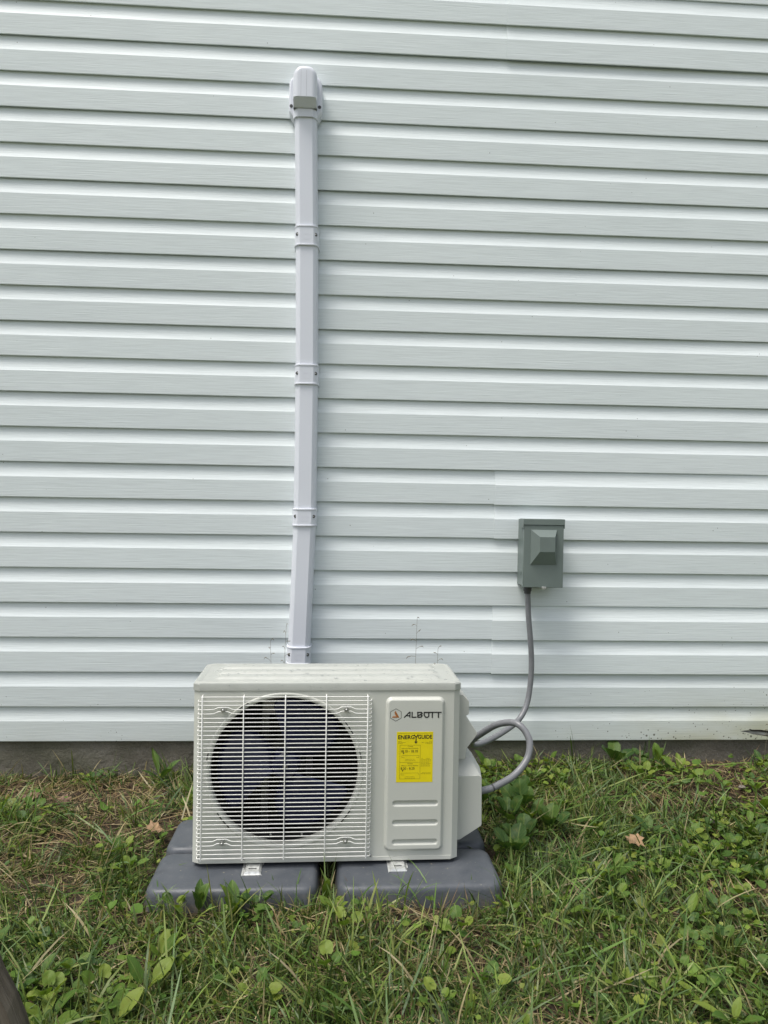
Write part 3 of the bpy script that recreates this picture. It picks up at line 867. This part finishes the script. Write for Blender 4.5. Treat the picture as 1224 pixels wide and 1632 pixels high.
# flexible conduit: from the box down, back to the unit, round a loop and into the valve cover
KP = [(0.6945, -0.060, 0.7240), (0.6951, -0.060, 0.7030), (0.6971, -0.060, 0.6614), (0.7006, -0.060, 0.6035), (0.7083, -0.058, 0.5337), (0.7154, -0.055, 0.4518), (0.7145, -0.055, 0.3773), (0.7037, -0.062, 0.3023), (0.6830, -0.078, 0.2581), (0.6528, -0.100, 0.2300), (0.6086, -0.140, 0.2149), (0.5584, -0.190, 0.2060), (0.5068, -0.250, 0.2056), (0.4714, -0.300, 0.2135), (0.4483, -0.345, 0.2283), (0.4376, -0.380, 0.2500), (0.4441, -0.410, 0.2718), (0.4631, -0.440, 0.2981), (0.4906, -0.475, 0.3298), (0.5141, -0.500, 0.3463), (0.5370, -0.525, 0.3554), (0.5546, -0.545, 0.3528), (0.5714, -0.560, 0.3352), (0.5795, -0.575, 0.3070), (0.5708, -0.590, 0.2725), (0.5479, -0.605, 0.2451), (0.5176, -0.620, 0.2237), (0.4817, -0.635, 0.2102), (0.4525, -0.645, 0.2004), (0.4273, -0.652, 0.1969), (0.3967, -0.660, 0.1957)]
def spline(P_, m=6):
    P_ = [Vector(p) for p in P_]; out = []
    for i in range(len(P_)-1):
        a, b, c, d = P_[max(0, i-1)], P_[i], P_[i+1], P_[min(len(P_)-1, i+2)]
        for k in range(m):
            t = k/m
            out.append(.5*((2*b)+(c-a)*t+(2*a-5*b+4*c-d)*t*t+(3*b-a-3*c+d)*t**3))
    return out+[P_[-1]]
cnd = empty('flexible_conduit', KP[0])
tag(cnd, 'grey flexible conduit curving from the disconnect box to the unit', 'conduit')
pts = [p-Vector(KP[0]) for p in spline(KP)]
MB().tube(pts, .0102, 14).build('hose', M_rubber, cnd, smooth=True, ang=80)
mb = MB().tube([(0, 0, .004), (0, 0, -.004), (0, 0, -.0042), (0, 0, -.020), (0, 0, -.0202), (0, 0, -.030)], [.0175, .0175, .0155, .0155, .0130, .0125], 12)
mb.build('connector', M_fit, cnd, smooth=True, ang=40)
q0, q1 = pts[-14], pts[-13]
MB().tube([q0, q1], .0108, 14).build('sleeve_edge', M_fit, cnd, smooth=True, ang=40)
# ------------------------------------------------------------------ weathered timber post at the lower left
wp = MB()
rings = []
for k in range(15):
    z = k*.05
    w = .046+.002*math.sin(k*1.7)
    rings.append([(x+.0012*math.sin(k*2.1+i), y, z) for i, (x, y) in enumerate([(-w, -.034), (-w*.4, -.036), (w*.3, -.035), (w, -.033), (w+.001, -.01), (w, .033), (w*.2, .035), (-w, .034)])])
post = wp.loft(rings).build('wooden_post', M_wood, None)
post.location = (-.530, -1.42, -.12); post.rotation_euler = (R(2), R(-19.5), R(8))
tag(post, 'weathered grey brown timber post leaning at the lower left corner', 'post')

# ------------------------------------------------------------------ lawn
def in_blocks(x, y, m=0.0):
    return (x > -.492-m) & (x < .452+m) & (y > -.893-m) & (y < -.435+m) & ~((x > -.036+m) & (x < .0-m))
def bare(x, y):
    """0..1: worn, dry patches (by the wall left and right, and scattered in the lawn)"""
    d = -y
    b = 1.1*np.exp(-(((x+1.0)/.33)**2+((d-.15)/.15)**2)) + .9*np.exp(-(((x-1.45)/.32)**2+((d-.22)/.17)**2)) + .5*np.exp(-(((x-1.1)/.25)**2+((d-.30)/.12)**2))
    b += .75*np.exp(-(((x-.35)/.17)**2+((d-1.12)/.07)**2)) + .7*np.exp(-(((x-.08)/.30)**2+((d-.97)/.045)**2)) + .7*np.exp(-(((x+.72)/.13)**2+((d-.50)/.07)**2))
    b += .6*np.exp(-(((x+.45)/.16)**2+((d-1.08)/.05)**2)) + .5*np.exp(-(((x-.55)/.12)**2+((d-.30)/.08)**2))
    b += np.clip(fbm(x*4.2+9, d*5.5, 51)-.52, 0, 1)*3.2
    return np.clip(b, 0, 1)
def weedy(x, y):
    d = -y
    w = .9*ss(.25, .7, x)*ss(1.15, .75, d)*ss(.30, .5, fbm(x*3, d*3, 61)) + .5*np.exp(-(((x+.25)/.25)**2+((d-.95)/.06)**2)) + .45*np.exp(-(((x+.62)/.22)**2+((d-1.2)/.16)**2))
    w += .5*np.exp(-(((x-.62)/.4)**2+((d-.1)/.08)**2)) + 1.0*np.clip(fbm(x*4+2, d*4+5, 62)-.5, 0, 1)*1.1
    return np.clip(w, 0, 1)

def blades(roots, head, L_, wid, pitch, curl, cols, twist, seg=4):
    """ribbons bending over: returns V, F, tint"""
    n = len(roots); rows = seg+1
    t = np.linspace(0, 1, rows)
    P_ = np.zeros((n, rows, 3)); P_[:, 0] = roots
    ang = pitch[:, None]+curl[:, None]*t[None]
    step = (L_/seg)[:, None]
    ch, sh = np.cos(head), np.sin(head)
    for k in range(1, rows):
        a = .5*(ang[:, k]+ang[:, k-1])
        P_[:, k, 0] = P_[:, k-1, 0]+step[:, 0]*np.sin(a)*ch
        P_[:, k, 1] = P_[:, k-1, 1]+step[:, 0]*np.sin(a)*sh
        P_[:, k, 2] = P_[:, k-1, 2]+step[:, 0]*np.cos(a)
    wp_ = np.sin(np.pi*(0.28+.66*t))**.7; wp_[-1] = .06
    sa = head+np.pi/2+twist
    side = np.stack([np.cos(sa), np.sin(sa), .35*np.sin(twist*3)], 1)
    off = side[:, None, :]*(wid[:, None]*.5*wp_[None])[:, :, None]
    V = np.stack([P_-off, P_+off], 2).reshape(n*rows*2, 3)
    base = (np.arange(n)*rows*2)[:, None, None]; k = np.arange(seg)[None, :, None]*2
    F = (base+k+np.array([0, 1, 3, 2])[None, None]).reshape(-1, 4)
    shade_ = (.82+.25*t)  # root shade put into the tint: darker at the root, lighter at the tip
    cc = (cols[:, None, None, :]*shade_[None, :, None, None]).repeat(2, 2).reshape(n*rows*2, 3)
    return V, F, cc

def floor_fix(V, rows2):
    """keep blades from sinking into the soil"""
    z = gz(V[:, 0], V[:, 1])+.0015
    V[:, 2] = np.maximum(V[:, 2], z); return V

PAL = np.array([(.072, .135, .026), (.108, .188, .038), (.046, .094, .020), (.102, .162, .060), (.145, .208, .045), (.185, .228, .070)])
def make_grass(n_tuft, x0, x1, y0, y1, per, seed, lscale=1.0):
    r = np.random.default_rng(seed)
    tx = r.uniform(x0, x1, n_tuft); ty = r.uniform(y0, y1, n_tuft)
    b = bare(tx, ty); w = weedy(tx, ty)
    keep = (r.random(n_tuft) < (1-.92*b)*(1-.5*w)) & ~in_blocks(tx, ty, .004)
    tx, ty = tx[keep], ty[keep]; m = len(tx)
    k = r.poisson(per, m)+2
    idx = np.repeat(np.arange(m), k); n = len(idx)
    flow = fbm(tx*1.6, ty*1.6, 71)*4*np.pi+fbm(tx*5, ty*5, 72)*3
    rx = tx[idx]+r.normal(0, .012, n); ry = ty[idx]+r.normal(0, .010, n)
    ok = ~in_blocks(rx, ry, .002) & (ry < -.004)
    idx, rx, ry = idx[ok], rx[ok], ry[ok]; n = len(idx)
    head = flow[idx]+r.normal(0, 1.5, n)
    th = .75+.5*fbm(tx*2.5+4, ty*2.5, 73)
    L_ = np.clip(r.lognormal(-3.0, .42, n), .016, .15)*th[idx]*lscale
    near = np.exp(-((ry+.90)/.03)**2)*((rx > -.5) & (rx < .5))
    L_ = L_*(1+.10*near)
    wid = r.uniform(.0018, .0046, n)*(.75+L_*4)
    pitch = np.abs(r.normal(.88, .40, n)); curl = np.clip(r.normal(.70, .5, n), -.3, 1.9)
    up_ = r.random(n) < .11
    pitch[up_] *= .35; curl[up_] *= .5
    c = PAL[r.integers(0, 6, n)]*(.55+.95*r.random(n)**1.3)[:, None]
    tint = fbm(tx*3, ty*3, 74)[idx]
    c = c*(.8+.45*tint)[:, None]; c[:, 0] *= .92+.35*tint
    dry = r.random(n) < .05+.25*bare(rx, ry)
    c[dry] = np.array((.34, .285, .15))*(.6+.6*r.random((dry.sum(), 1)))
    roots = np.stack([rx, ry, gz(rx, ry)-.003], 1)
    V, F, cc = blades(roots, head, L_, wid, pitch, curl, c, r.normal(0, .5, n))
    return floor_fix(V, 0), F, cc
parts = [make_grass(10500, -1.75, 2.15, -1.55, 0.0, 11, 11), make_grass(1500, -2.4, 2.8, -2.4, -1.55, 11, 12)]
# longer blades and stems lying across the others
r = np.random.default_rng(15); n = 3600
x = r.uniform(-1.7, 2.1, n); y = r.uniform(-1.6, -.03, n)
keep = ~in_blocks(x, y, .02) & (r.random(n) > .97*bare(x, y)) & ~((y > -1.02) & (y < -.86) & (np.abs(x) < .55)); x, y = x[keep], y[keep]; n = len(x)
c = PAL[r.integers(0, 6, n)]*(.85+.6*r.random(n))[:, None]
dr_ = r.random(n) < .12; c[dr_] = np.array((.40, .35, .20))*(.6+.6*r.random((dr_.sum(), 1)))
fl = fbm(x*1.6, y*1.6, 71)*4*np.pi+r.normal(0, .9, n)
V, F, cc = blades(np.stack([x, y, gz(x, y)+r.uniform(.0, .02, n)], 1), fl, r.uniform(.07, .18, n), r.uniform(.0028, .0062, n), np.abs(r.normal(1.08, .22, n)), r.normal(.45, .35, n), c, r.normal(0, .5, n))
V = floor_fix(V, 0); parts.append((V, F, cc))
def join(parts):
    o = 0; Vs, Fs, Cs = [], [], []
    for v, f, c in parts: Vs.append(v); Fs.append(f+o); Cs.append(c); o += len(v)
    return np.concatenate(Vs), np.concatenate(Fs), np.concatenate(Cs)
V, F, cc = join(parts)
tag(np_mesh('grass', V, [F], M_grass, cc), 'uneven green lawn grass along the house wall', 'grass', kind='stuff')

# dry thatch lying flat among the blades
r = np.random.default_rng(21); n = 52000
x = r.uniform(-2.0, 2.4, n); y = r.uniform(-1.9, -.004, n)
keep = (r.random(n) < .24+.76*bare(x, y)) & ~in_blocks(x, y, .0); x, y = x[keep], y[keep]; n = len(x)
L_ = np.clip(r.lognormal(-3.1, .5, n), .012, .14); wid = r.uniform(.0012, .0036, n)
pitch = r.normal(1.42, .16, n); curl = r.normal(.1, .35, n)
pal = np.array([(.32, .245, .125), (.22, .145, .07), (.40, .32, .18), (.15, .092, .048), (.26, .20, .085)])
c = pal[r.integers(0, 5, n)]*(.6+.6*r.random(n))[:, None]
V, F, cc = blades(np.stack([x, y, gz(x, y)+r.uniform(.001, .016, n)], 1), r.uniform(0, 6.283, n), L_, wid, pitch, curl, c, r.normal(0, .6, n), 3)
tag(np_mesh('dry_thatch', floor_fix(V, 0), [F], M_straw, cc), 'tan dry straw and dead grass on the soil', 'thatch', kind='stuff')

# small round-leaved ground cover (too many and too small to count)
def disc_leaves(n, seed, x0, x1, y0, y1):
    r = np.random.default_rng(seed)
    x = r.uniform(x0, x1, n); y = r.uniform(y0, y1, n)
    keep = (r.random(n) < (.06+.9*weedy(x, y))*(1-.8*bare(x, y))) & ~in_blocks(x, y, .01); x, y = x[keep], y[keep]; n = len(x)
    rad = np.clip(r.lognormal(-4.75, .32, n), .004, .017); z = gz(x, y)+r.uniform(.008, .040, n)
    az_ = r.uniform(0, 6.283, n); tilt = np.abs(r.normal(.35, .28, n)); ta = r.uniform(0, 6.283, n)
    k = 9; a = np.linspace(0, 2*np.pi, k, endpoint=False)
    prof = np.array([.72, 1, 1.02, .98, 1.06, .98, 1.02, 1, .86])
    lx = np.cos(a)*prof; ly = np.sin(a)*prof
    cup = r.uniform(.05, .4, n)
    ca, sa = np.cos(az_), np.sin(az_)
    X = rad[:, None]*(lx*ca[:, None]-ly*sa[:, None]); Y = rad[:, None]*(lx*sa[:, None]+ly*ca[:, None])
    dirx, diry = np.cos(ta), np.sin(ta)
    h = X*dirx[:, None]+Y*diry[:, None]
    Zr = np.sin(tilt)[:, None]*h + rad[:, None]*cup[:, None]*(np.abs(ly)*.9)
    ring = np.stack([x[:, None]+X, y[:, None]+Y, z[:, None]+Zr], 2)
    cen = np.stack([x, y, z-rad*.05], 1)[:, None]
    V = np.concatenate([ring, cen], 1).reshape(-1, 3)
    b = (np.arange(n)*(k+1))[:, None]
    tri = np.concatenate([np.stack([b[:, 0]+i, b[:, 0]+(i+1) % k, b[:, 0]+k], 1) for i in range(k)])
    pal = np.array([(.088, .165, .024), (.125, .208, .030), (.060, .125, .020), (.165, .238, .036), (.21, .255, .045)])
    c = pal[r.integers(0, 5, n)]*(.75+.5*r.random(n))[:, None]
    return V, tri, np.repeat(c, k+1, 0)
V, F, cc = disc_leaves(22000, 31, -1.9, 2.3, -1.8, -.006)
tag(np_mesh('ground_cover', V, [F], M_clover, cc), 'small round-leaved creeping weeds among the grass', 'ground cover', kind='stuff')

# ------------------------------------------------------------------ broadleaf weeds, each a plant with its leaves
def leaf_mesh(name, length, width, kind, seed, stem=.0):
    r = random.Random(seed); NL, NW = 9, 4
    vs, fs = [], []
    if stem:
        for i in range(4):
            t = i/3
            for s in (-1, 1): vs.append((stem*t, s*.0011, .012*math.sin(t*1.5)*stem/.04))
        fs += [(2*i, 2*i+1, 2*i+3, 2*i+2) for i in range(3)]
    o = len(vs); zb = .012*math.sin(1.5)*stem/.04 if stem else 0
    bend = r.uniform(.5, 1.1); fold = r.uniform(.12, .4); ph = r.uniform(0, 6)
    for i in range(NL+1):
        t = i/NL
        if kind == 'oval': w = (math.sin(math.pi*min(1, t**.85*.93+.05))**.8)
        elif kind == 'heart': w = (math.sin(math.pi*(t*.74+.24))**.75)*(1 if t > .02 else .8)
        else: w = math.sin(math.pi*min(1, t*.96+.02))**1.2
        w = max(.03, w)*width/2*(1+.05*math.sin(ph+i*2.3))
        cx = stem+length*(math.sin(bend*t)/bend if bend else t); cz = zb+length*(.35*t-.55*bend*t*t*.5)
        for j in range(-NW, NW+1):
            u = j/NW
            back = -.16*length*(abs(u)**1.5)*(1-t)**3 if kind == 'heart' else 0
            vs.append((cx+back, u*w, cz+abs(u)*w*fold+.05*w*math.sin(3*u+ph+i*.9)))
    m = 2*NW+1
    for i in range(NL):
        for j in range(m-1):
            a = o+i*m+j; fs.append((a, a+1, a+m+1, a+m))
    me = bpy.data.meshes.new(name); me.from_pydata(vs, [], fs); me.update(); shade(me, 180)
    return me
OVAL = [leaf_mesh('leaf', .075, .034, 'oval', s, .02) for s in range(4)]
HEART = [leaf_mesh('leaf', .034, .032, 'heart', s, .038) for s in range(10, 14)]
LANCE = [leaf_mesh('leaf', .10, .022, 'lance', s, .01) for s in range(20, 23)]
for me in OVAL+HEART+LANCE: me.materials.append(M_weed)
prng = random.Random(5)
def plant(kind, x, y, scale, label, group, dark=False, nl=None, lift=0.0, up=None):
    z = float(gz(x, y))+lift
    p = empty({'plantain': 'plantain_weed', 'violet': 'violet_weed', 'dock': 'dock_weed'}[kind], (x, y, z), prng.uniform(0, 6.28))
    tag(p, label, 'weed', group)
    src = {'plantain': OVAL, 'violet': HEART, 'dock': LANCE}[kind]
    k = nl or prng.randint(4, 7)
    for i in range(k):
        me = prng.choice(src); o = bpy.data.objects.new('leaf', me); C.objects.link(o); o.parent = p
        sc = scale*prng.uniform(.65, 1.15)
        el = prng.uniform(.15, .75) if up is None else prng.uniform(*up)
        o.location = (prng.uniform(-.004, .004), prng.uniform(-.004, .004), .003)
        o.rotation_euler = (prng.uniform(-.35, .35), -el, 2*math.pi*(i/k)+prng.uniform(-.4, .4))
        o.scale = (sc, sc*prng.uniform(.85, 1.15), sc)
        if dark:
            o.material_slots[0].link = 'OBJECT'; o.material_slots[0].material = M_dark_weed
    return p
def zone(x, y):
    d = -y
    if d < .30: return ('along the foundation left of the unit' if x < -.4 else 'behind the unit by the foundation' if x < .5 else 'along the foundation below the disconnect box' if x < .95 else 'along the foundation at far right')
    if x < -.5: return 'in the lawn left of the riser blocks' if d < .9 else 'in the lawn near the lower left corner'
    if d > .88 and x < .5: return 'in front of the left riser block' if x < -.02 else 'in front of the right riser block'
    if x < .8: return 'just right of the unit' if d < .75 else 'in the lawn right of the blocks at front'
    if x < 1.15: return 'around the tan fallen maple leaf' if d < .9 else 'in the front lawn at right'
    return 'at the right edge beyond the maple leaf'
cnt = {'plantain': 0, 'violet': 0}; tries = 0
pr = np.random.default_rng(44); placed = []
while (cnt['plantain'] < 70 or cnt['violet'] < 150) and tries < 9000:
    tries += 1
    x, y = pr.uniform(-1.35, 1.75), pr.uniform(-1.38, -.03)
    if in_blocks(np.array(x), np.array(y), .03): continue
    if pr.random() > .05+.95*float(weedy(np.array(x), np.array(y))): continue
    if any((x-a)**2+(y-b)**2 < .042**2 for a, b in placed): continue
    if float(bare(np.array(x), np.array(y))) > .5 and pr.random() < .85: continue
    if (x-.89)**2+((y+.64)*1.0)**2 < .10**2 or (x+.55)**2+(y+.50)**2 < .08**2: continue
    kind = 'plantain' if pr.random() < .30 else 'violet'
    if cnt[kind] >= {'plantain': 70, 'violet': 150}[kind]: continue
    placed.append((x, y)); cnt[kind] += 1
    dk = bool(pr.random() < .3); zn = zone(x, y)
    lb = ('dark green ' if dk else 'light green ')+('plantain rosette with oval leaves ' if kind == 'plantain' else 'violet weed with round leaves ')+zn
    plant(kind, x, y, pr.uniform(.5, .9), lb, lb.replace('plantain rosette with oval leaves', 'plantains').replace('violet weed with round leaves', 'violets'), dk, lift=.016)
# single plants one can pick out
plant('plantain', 1.04, -.05, 1.25, 'large dark broad-leaved weed against the foundation at right', None, True, 5, .01, (.1, .7))
plant('plantain', 1.20, -.06, .9, 'bright leafy weed standing up against the foundation at far right', None, False, 4, .01, (.8, 1.3))
plant('plantain', -.335, -.905, 1.0, 'upright broad-leaved weed in front of the left riser block', None, True, 5, 0, (.8, 1.25))
plant('plantain', -.245, -.925, .85, 'clump of rounded weed leaves below the left foot bracket', None, False, 6, 0, (.6, 1.1))
plant('dock', -.018, -.880, .85, 'narrow leaves sprouting in the gap between the riser blocks', None, False, 4, 0, (1.0, 1.4))
plant('dock', -.63, -.06, 1.1, 'long dark leaf weed by the foundation left of the unit', None, True, 4, .01, (.3, .9))
for i, (x, y, s) in enumerate([(.54, -.47, 1.15), (.60, -.40, 1.0), (.56, -.58, 1.0), (.66, -.52, .9), (.52, -.66, 1.0), (.63, -.30, .9), (.47, -.36, .9)]):
    plant('violet', x, y, s*1.35, 'dark green violet clump beside the conduit loop and valve cover', 'violet clumps beside the conduit', True, 8, .01, (.5, 1.1))
for i_, (x, y, s) in enumerate([(-.70, -1.24, .95), (-.56, -1.29, .95), (-.62, -1.17, .75), (-.43, -1.30, .85)]):
    plant('plantain', x, y, s, 'large plantain near the timber post at the bottom left', 'plantains near the timber post', i_ % 2 == 0, 5, .012, (.1, .6))

# tall grass clumps that stand up against the blocks
def clump(name, x, y, n, L0, spread, seed, label):
    r = np.random.default_rng(seed)
    rx = r.normal(0, spread, n); ry = r.normal(0, spread*.6, n)
    head = r.uniform(0, 6.283, n); LL = L0*r.uniform(.55, 1.15, n)
    V, F, cc = blades(np.stack([rx, ry, np.full(n, -.004)], 1), head, LL, r.uniform(.0022, .0042, n), np.abs(r.normal(.25, .2, n)), r.normal(.8, .4, n), PAL[r.integers(0, 6, n)]*r.uniform(.9, 1.5, n)[:, None], r.normal(0, .5, n), 6)
    o = np_mesh(name, V, [F], M_grass, cc); o.location = (x, y, float(gz(x, y)))
    tag(o, label, 'grass clump'); return o
clump('tall_grass', .452, -.915, 22, .17, .030, 1, 'tall pale grass clump at the right corner of the front right block')
clump('tall_grass', .20, -.920, 20, .15, .055, 2, 'tall grass blades in front of the right foot bracket')
clump('tall_grass', -.40, -.915, 16, .13, .05, 3, 'tall grass blades before the left end of the left block')
clump('tall_grass', -.10, -.915, 12, .12, .03, 4, 'thin grass blades before the right end of the left block')
clump('tall_grass', .82, -.40, 16, .16, .03, 6, 'tall grass tuft out in the lawn below the disconnect box')
clump('tall_grass', -.95, -.42, 30, .15, .05, 7, 'thick upright grass tuft in the lawn at left')
clump('tall_grass', 1.22, -.42, 14, .15, .03, 8, 'long grass blades in the weeds at right')

# seed stalks standing behind the unit against the siding
def stalk(x, y, z1, lean, seed, label):
    r = random.Random(seed); z0 = float(gz(x, y)); h = z1-z0
    root = empty('seed_stalk', (x, y, z0)); tag(root, label, 'grass stalk')
    def pt(t): return Vector((lean*t*t, .01*math.sin(t*3), h*t))
    MB().tube([pt(k/10) for k in range(11)], [.0009*(1-.5*k/10) for k in range(11)], 5).build('stem', M_stalk, root, smooth=True, ang=80)
    mb = MB()
    for k in range(6):
        t = .78+.22*k/5; b = pt(t); s = 1 if k % 2 else -1
        e = b+Vector((s*r.uniform(.004, .022)*(1.25-(t-.8)*4), r.uniform(-.008, .008), r.uniform(-.004, .016)))
        mb.tube([b, (b+e)/2+Vector((0, 0, .003)), e, e+Vector((s*.005, 0, r.uniform(-.008, .006)))], [.0004, .0006, .0016, .0003], 5)
    mb.build('seed_head', M_stalk, root, smooth=True, ang=80)
stalk(-.195, -.14, .575, .014, 1, 'dry seed stalk against the siding left of the pipe cover')
stalk(-.222, -.16, .53, -.012, 5, 'shorter dry seed stalk left of the pipe cover above the unit')
stalk(.270, -.18, .618, .006, 2, 'tall dry seed stalk behind the middle right of the unit')
stalk(.345, -.18, .512, .006, 3, 'short dry seed stalk behind the right end of the unit')
stalk(1.62, -.05, .20, .02, 4, 'dry weed stalk by the broken siding at far right')

# fallen leaves and bits of bark
def maple(name, x, y, s, rz, mat, label, lift=.03):
    pr_ = [(0, -.5), (.18, -.24), (.44, -.30), (.44, -.05), (.62, .10), (.42, .20), (.38, .44), (.20, .38), (0, .60), (-.19, .38), (-.38, .42), (-.42, .18), (-.58, .08), (-.43, -.08), (-.40, -.30), (-.17, -.24)]
    rr = random.Random(int(abs(x)*1000)); vs = [(0, 0, 0)]
    for a, b in pr_: vs.append((a*s, b*s, s*(.22*abs(a)+rr.uniform(-.05, .14))))
    n = len(pr_)
    me = bpy.data.meshes.new(name); me.from_pydata(vs, [], [(0, 1+i, 1+(i+1) % n) for i in range(n)]); me.update()
    o = link(name, me, mat); o.location = (x, y, float(gz(x, y))+lift); o.rotation_euler = (R(14), R(-8), rz)
    sd = o.modifiers.new('t', 'SOLIDIFY'); sd.thickness = .0006
    tag(o, label, 'leaf')
maple('fallen_leaf', .885, -.635, .056, .9, M_dry_leaf, 'tan fallen maple leaf lying in the grass at right', .045)
maple('fallen_leaf', -.545, -.48, .055, 2.2, M_dry_leaf, 'tan curled fallen leaf beside the left rear riser block', .03)
maple('fallen_leaf', -1.02, -.22, .055, .4, M_brown_leaf, 'brown dead leaf on the bare soil at far left', .015)
maple('fallen_leaf', -.90, -.25, .05, 1.4, M_brown_leaf, 'brown shrivelled leaf on the bare patch near the left wall', .015)
maple('fallen_leaf', 1.62, -.36, .06, 2.6, M_brown_leaf, 'dark brown leaf among weeds at the far right edge', .02)
def chip(x, y, l, w, rz, label):
    rr = random.Random(int(x*977)); rings = []
    for k in range(6):
        t = k/5; ww = w*(.5+.5*math.sin(math.pi*(t*.8+.1)))*rr.uniform(.85, 1.15)
        rings.append([((t-.5)*l, -ww/2, .002), ((t-.5)*l, -ww*.2, .010*rr.uniform(.6, 1.2)), ((t-.5)*l, ww*.3, .011*rr.uniform(.6, 1.2)), ((t-.5)*l, ww/2, .002)])
    o = MB().loft(rings).build('bark_chip', M_bark, None, smooth=True, ang=40)
    o.location = (x, y, float(gz(x, y))+.018); o.rotation_euler = (R(10), R(18), rz); tag(o, label, 'bark')
chip(1.18, -.48, .055, .026, 1.8, 'grey bark chip half hidden in the weeds at right')
chip(1.42, -.25, .05, .02, 1.3, 'pale bark chip on the bare soil by the right wall')
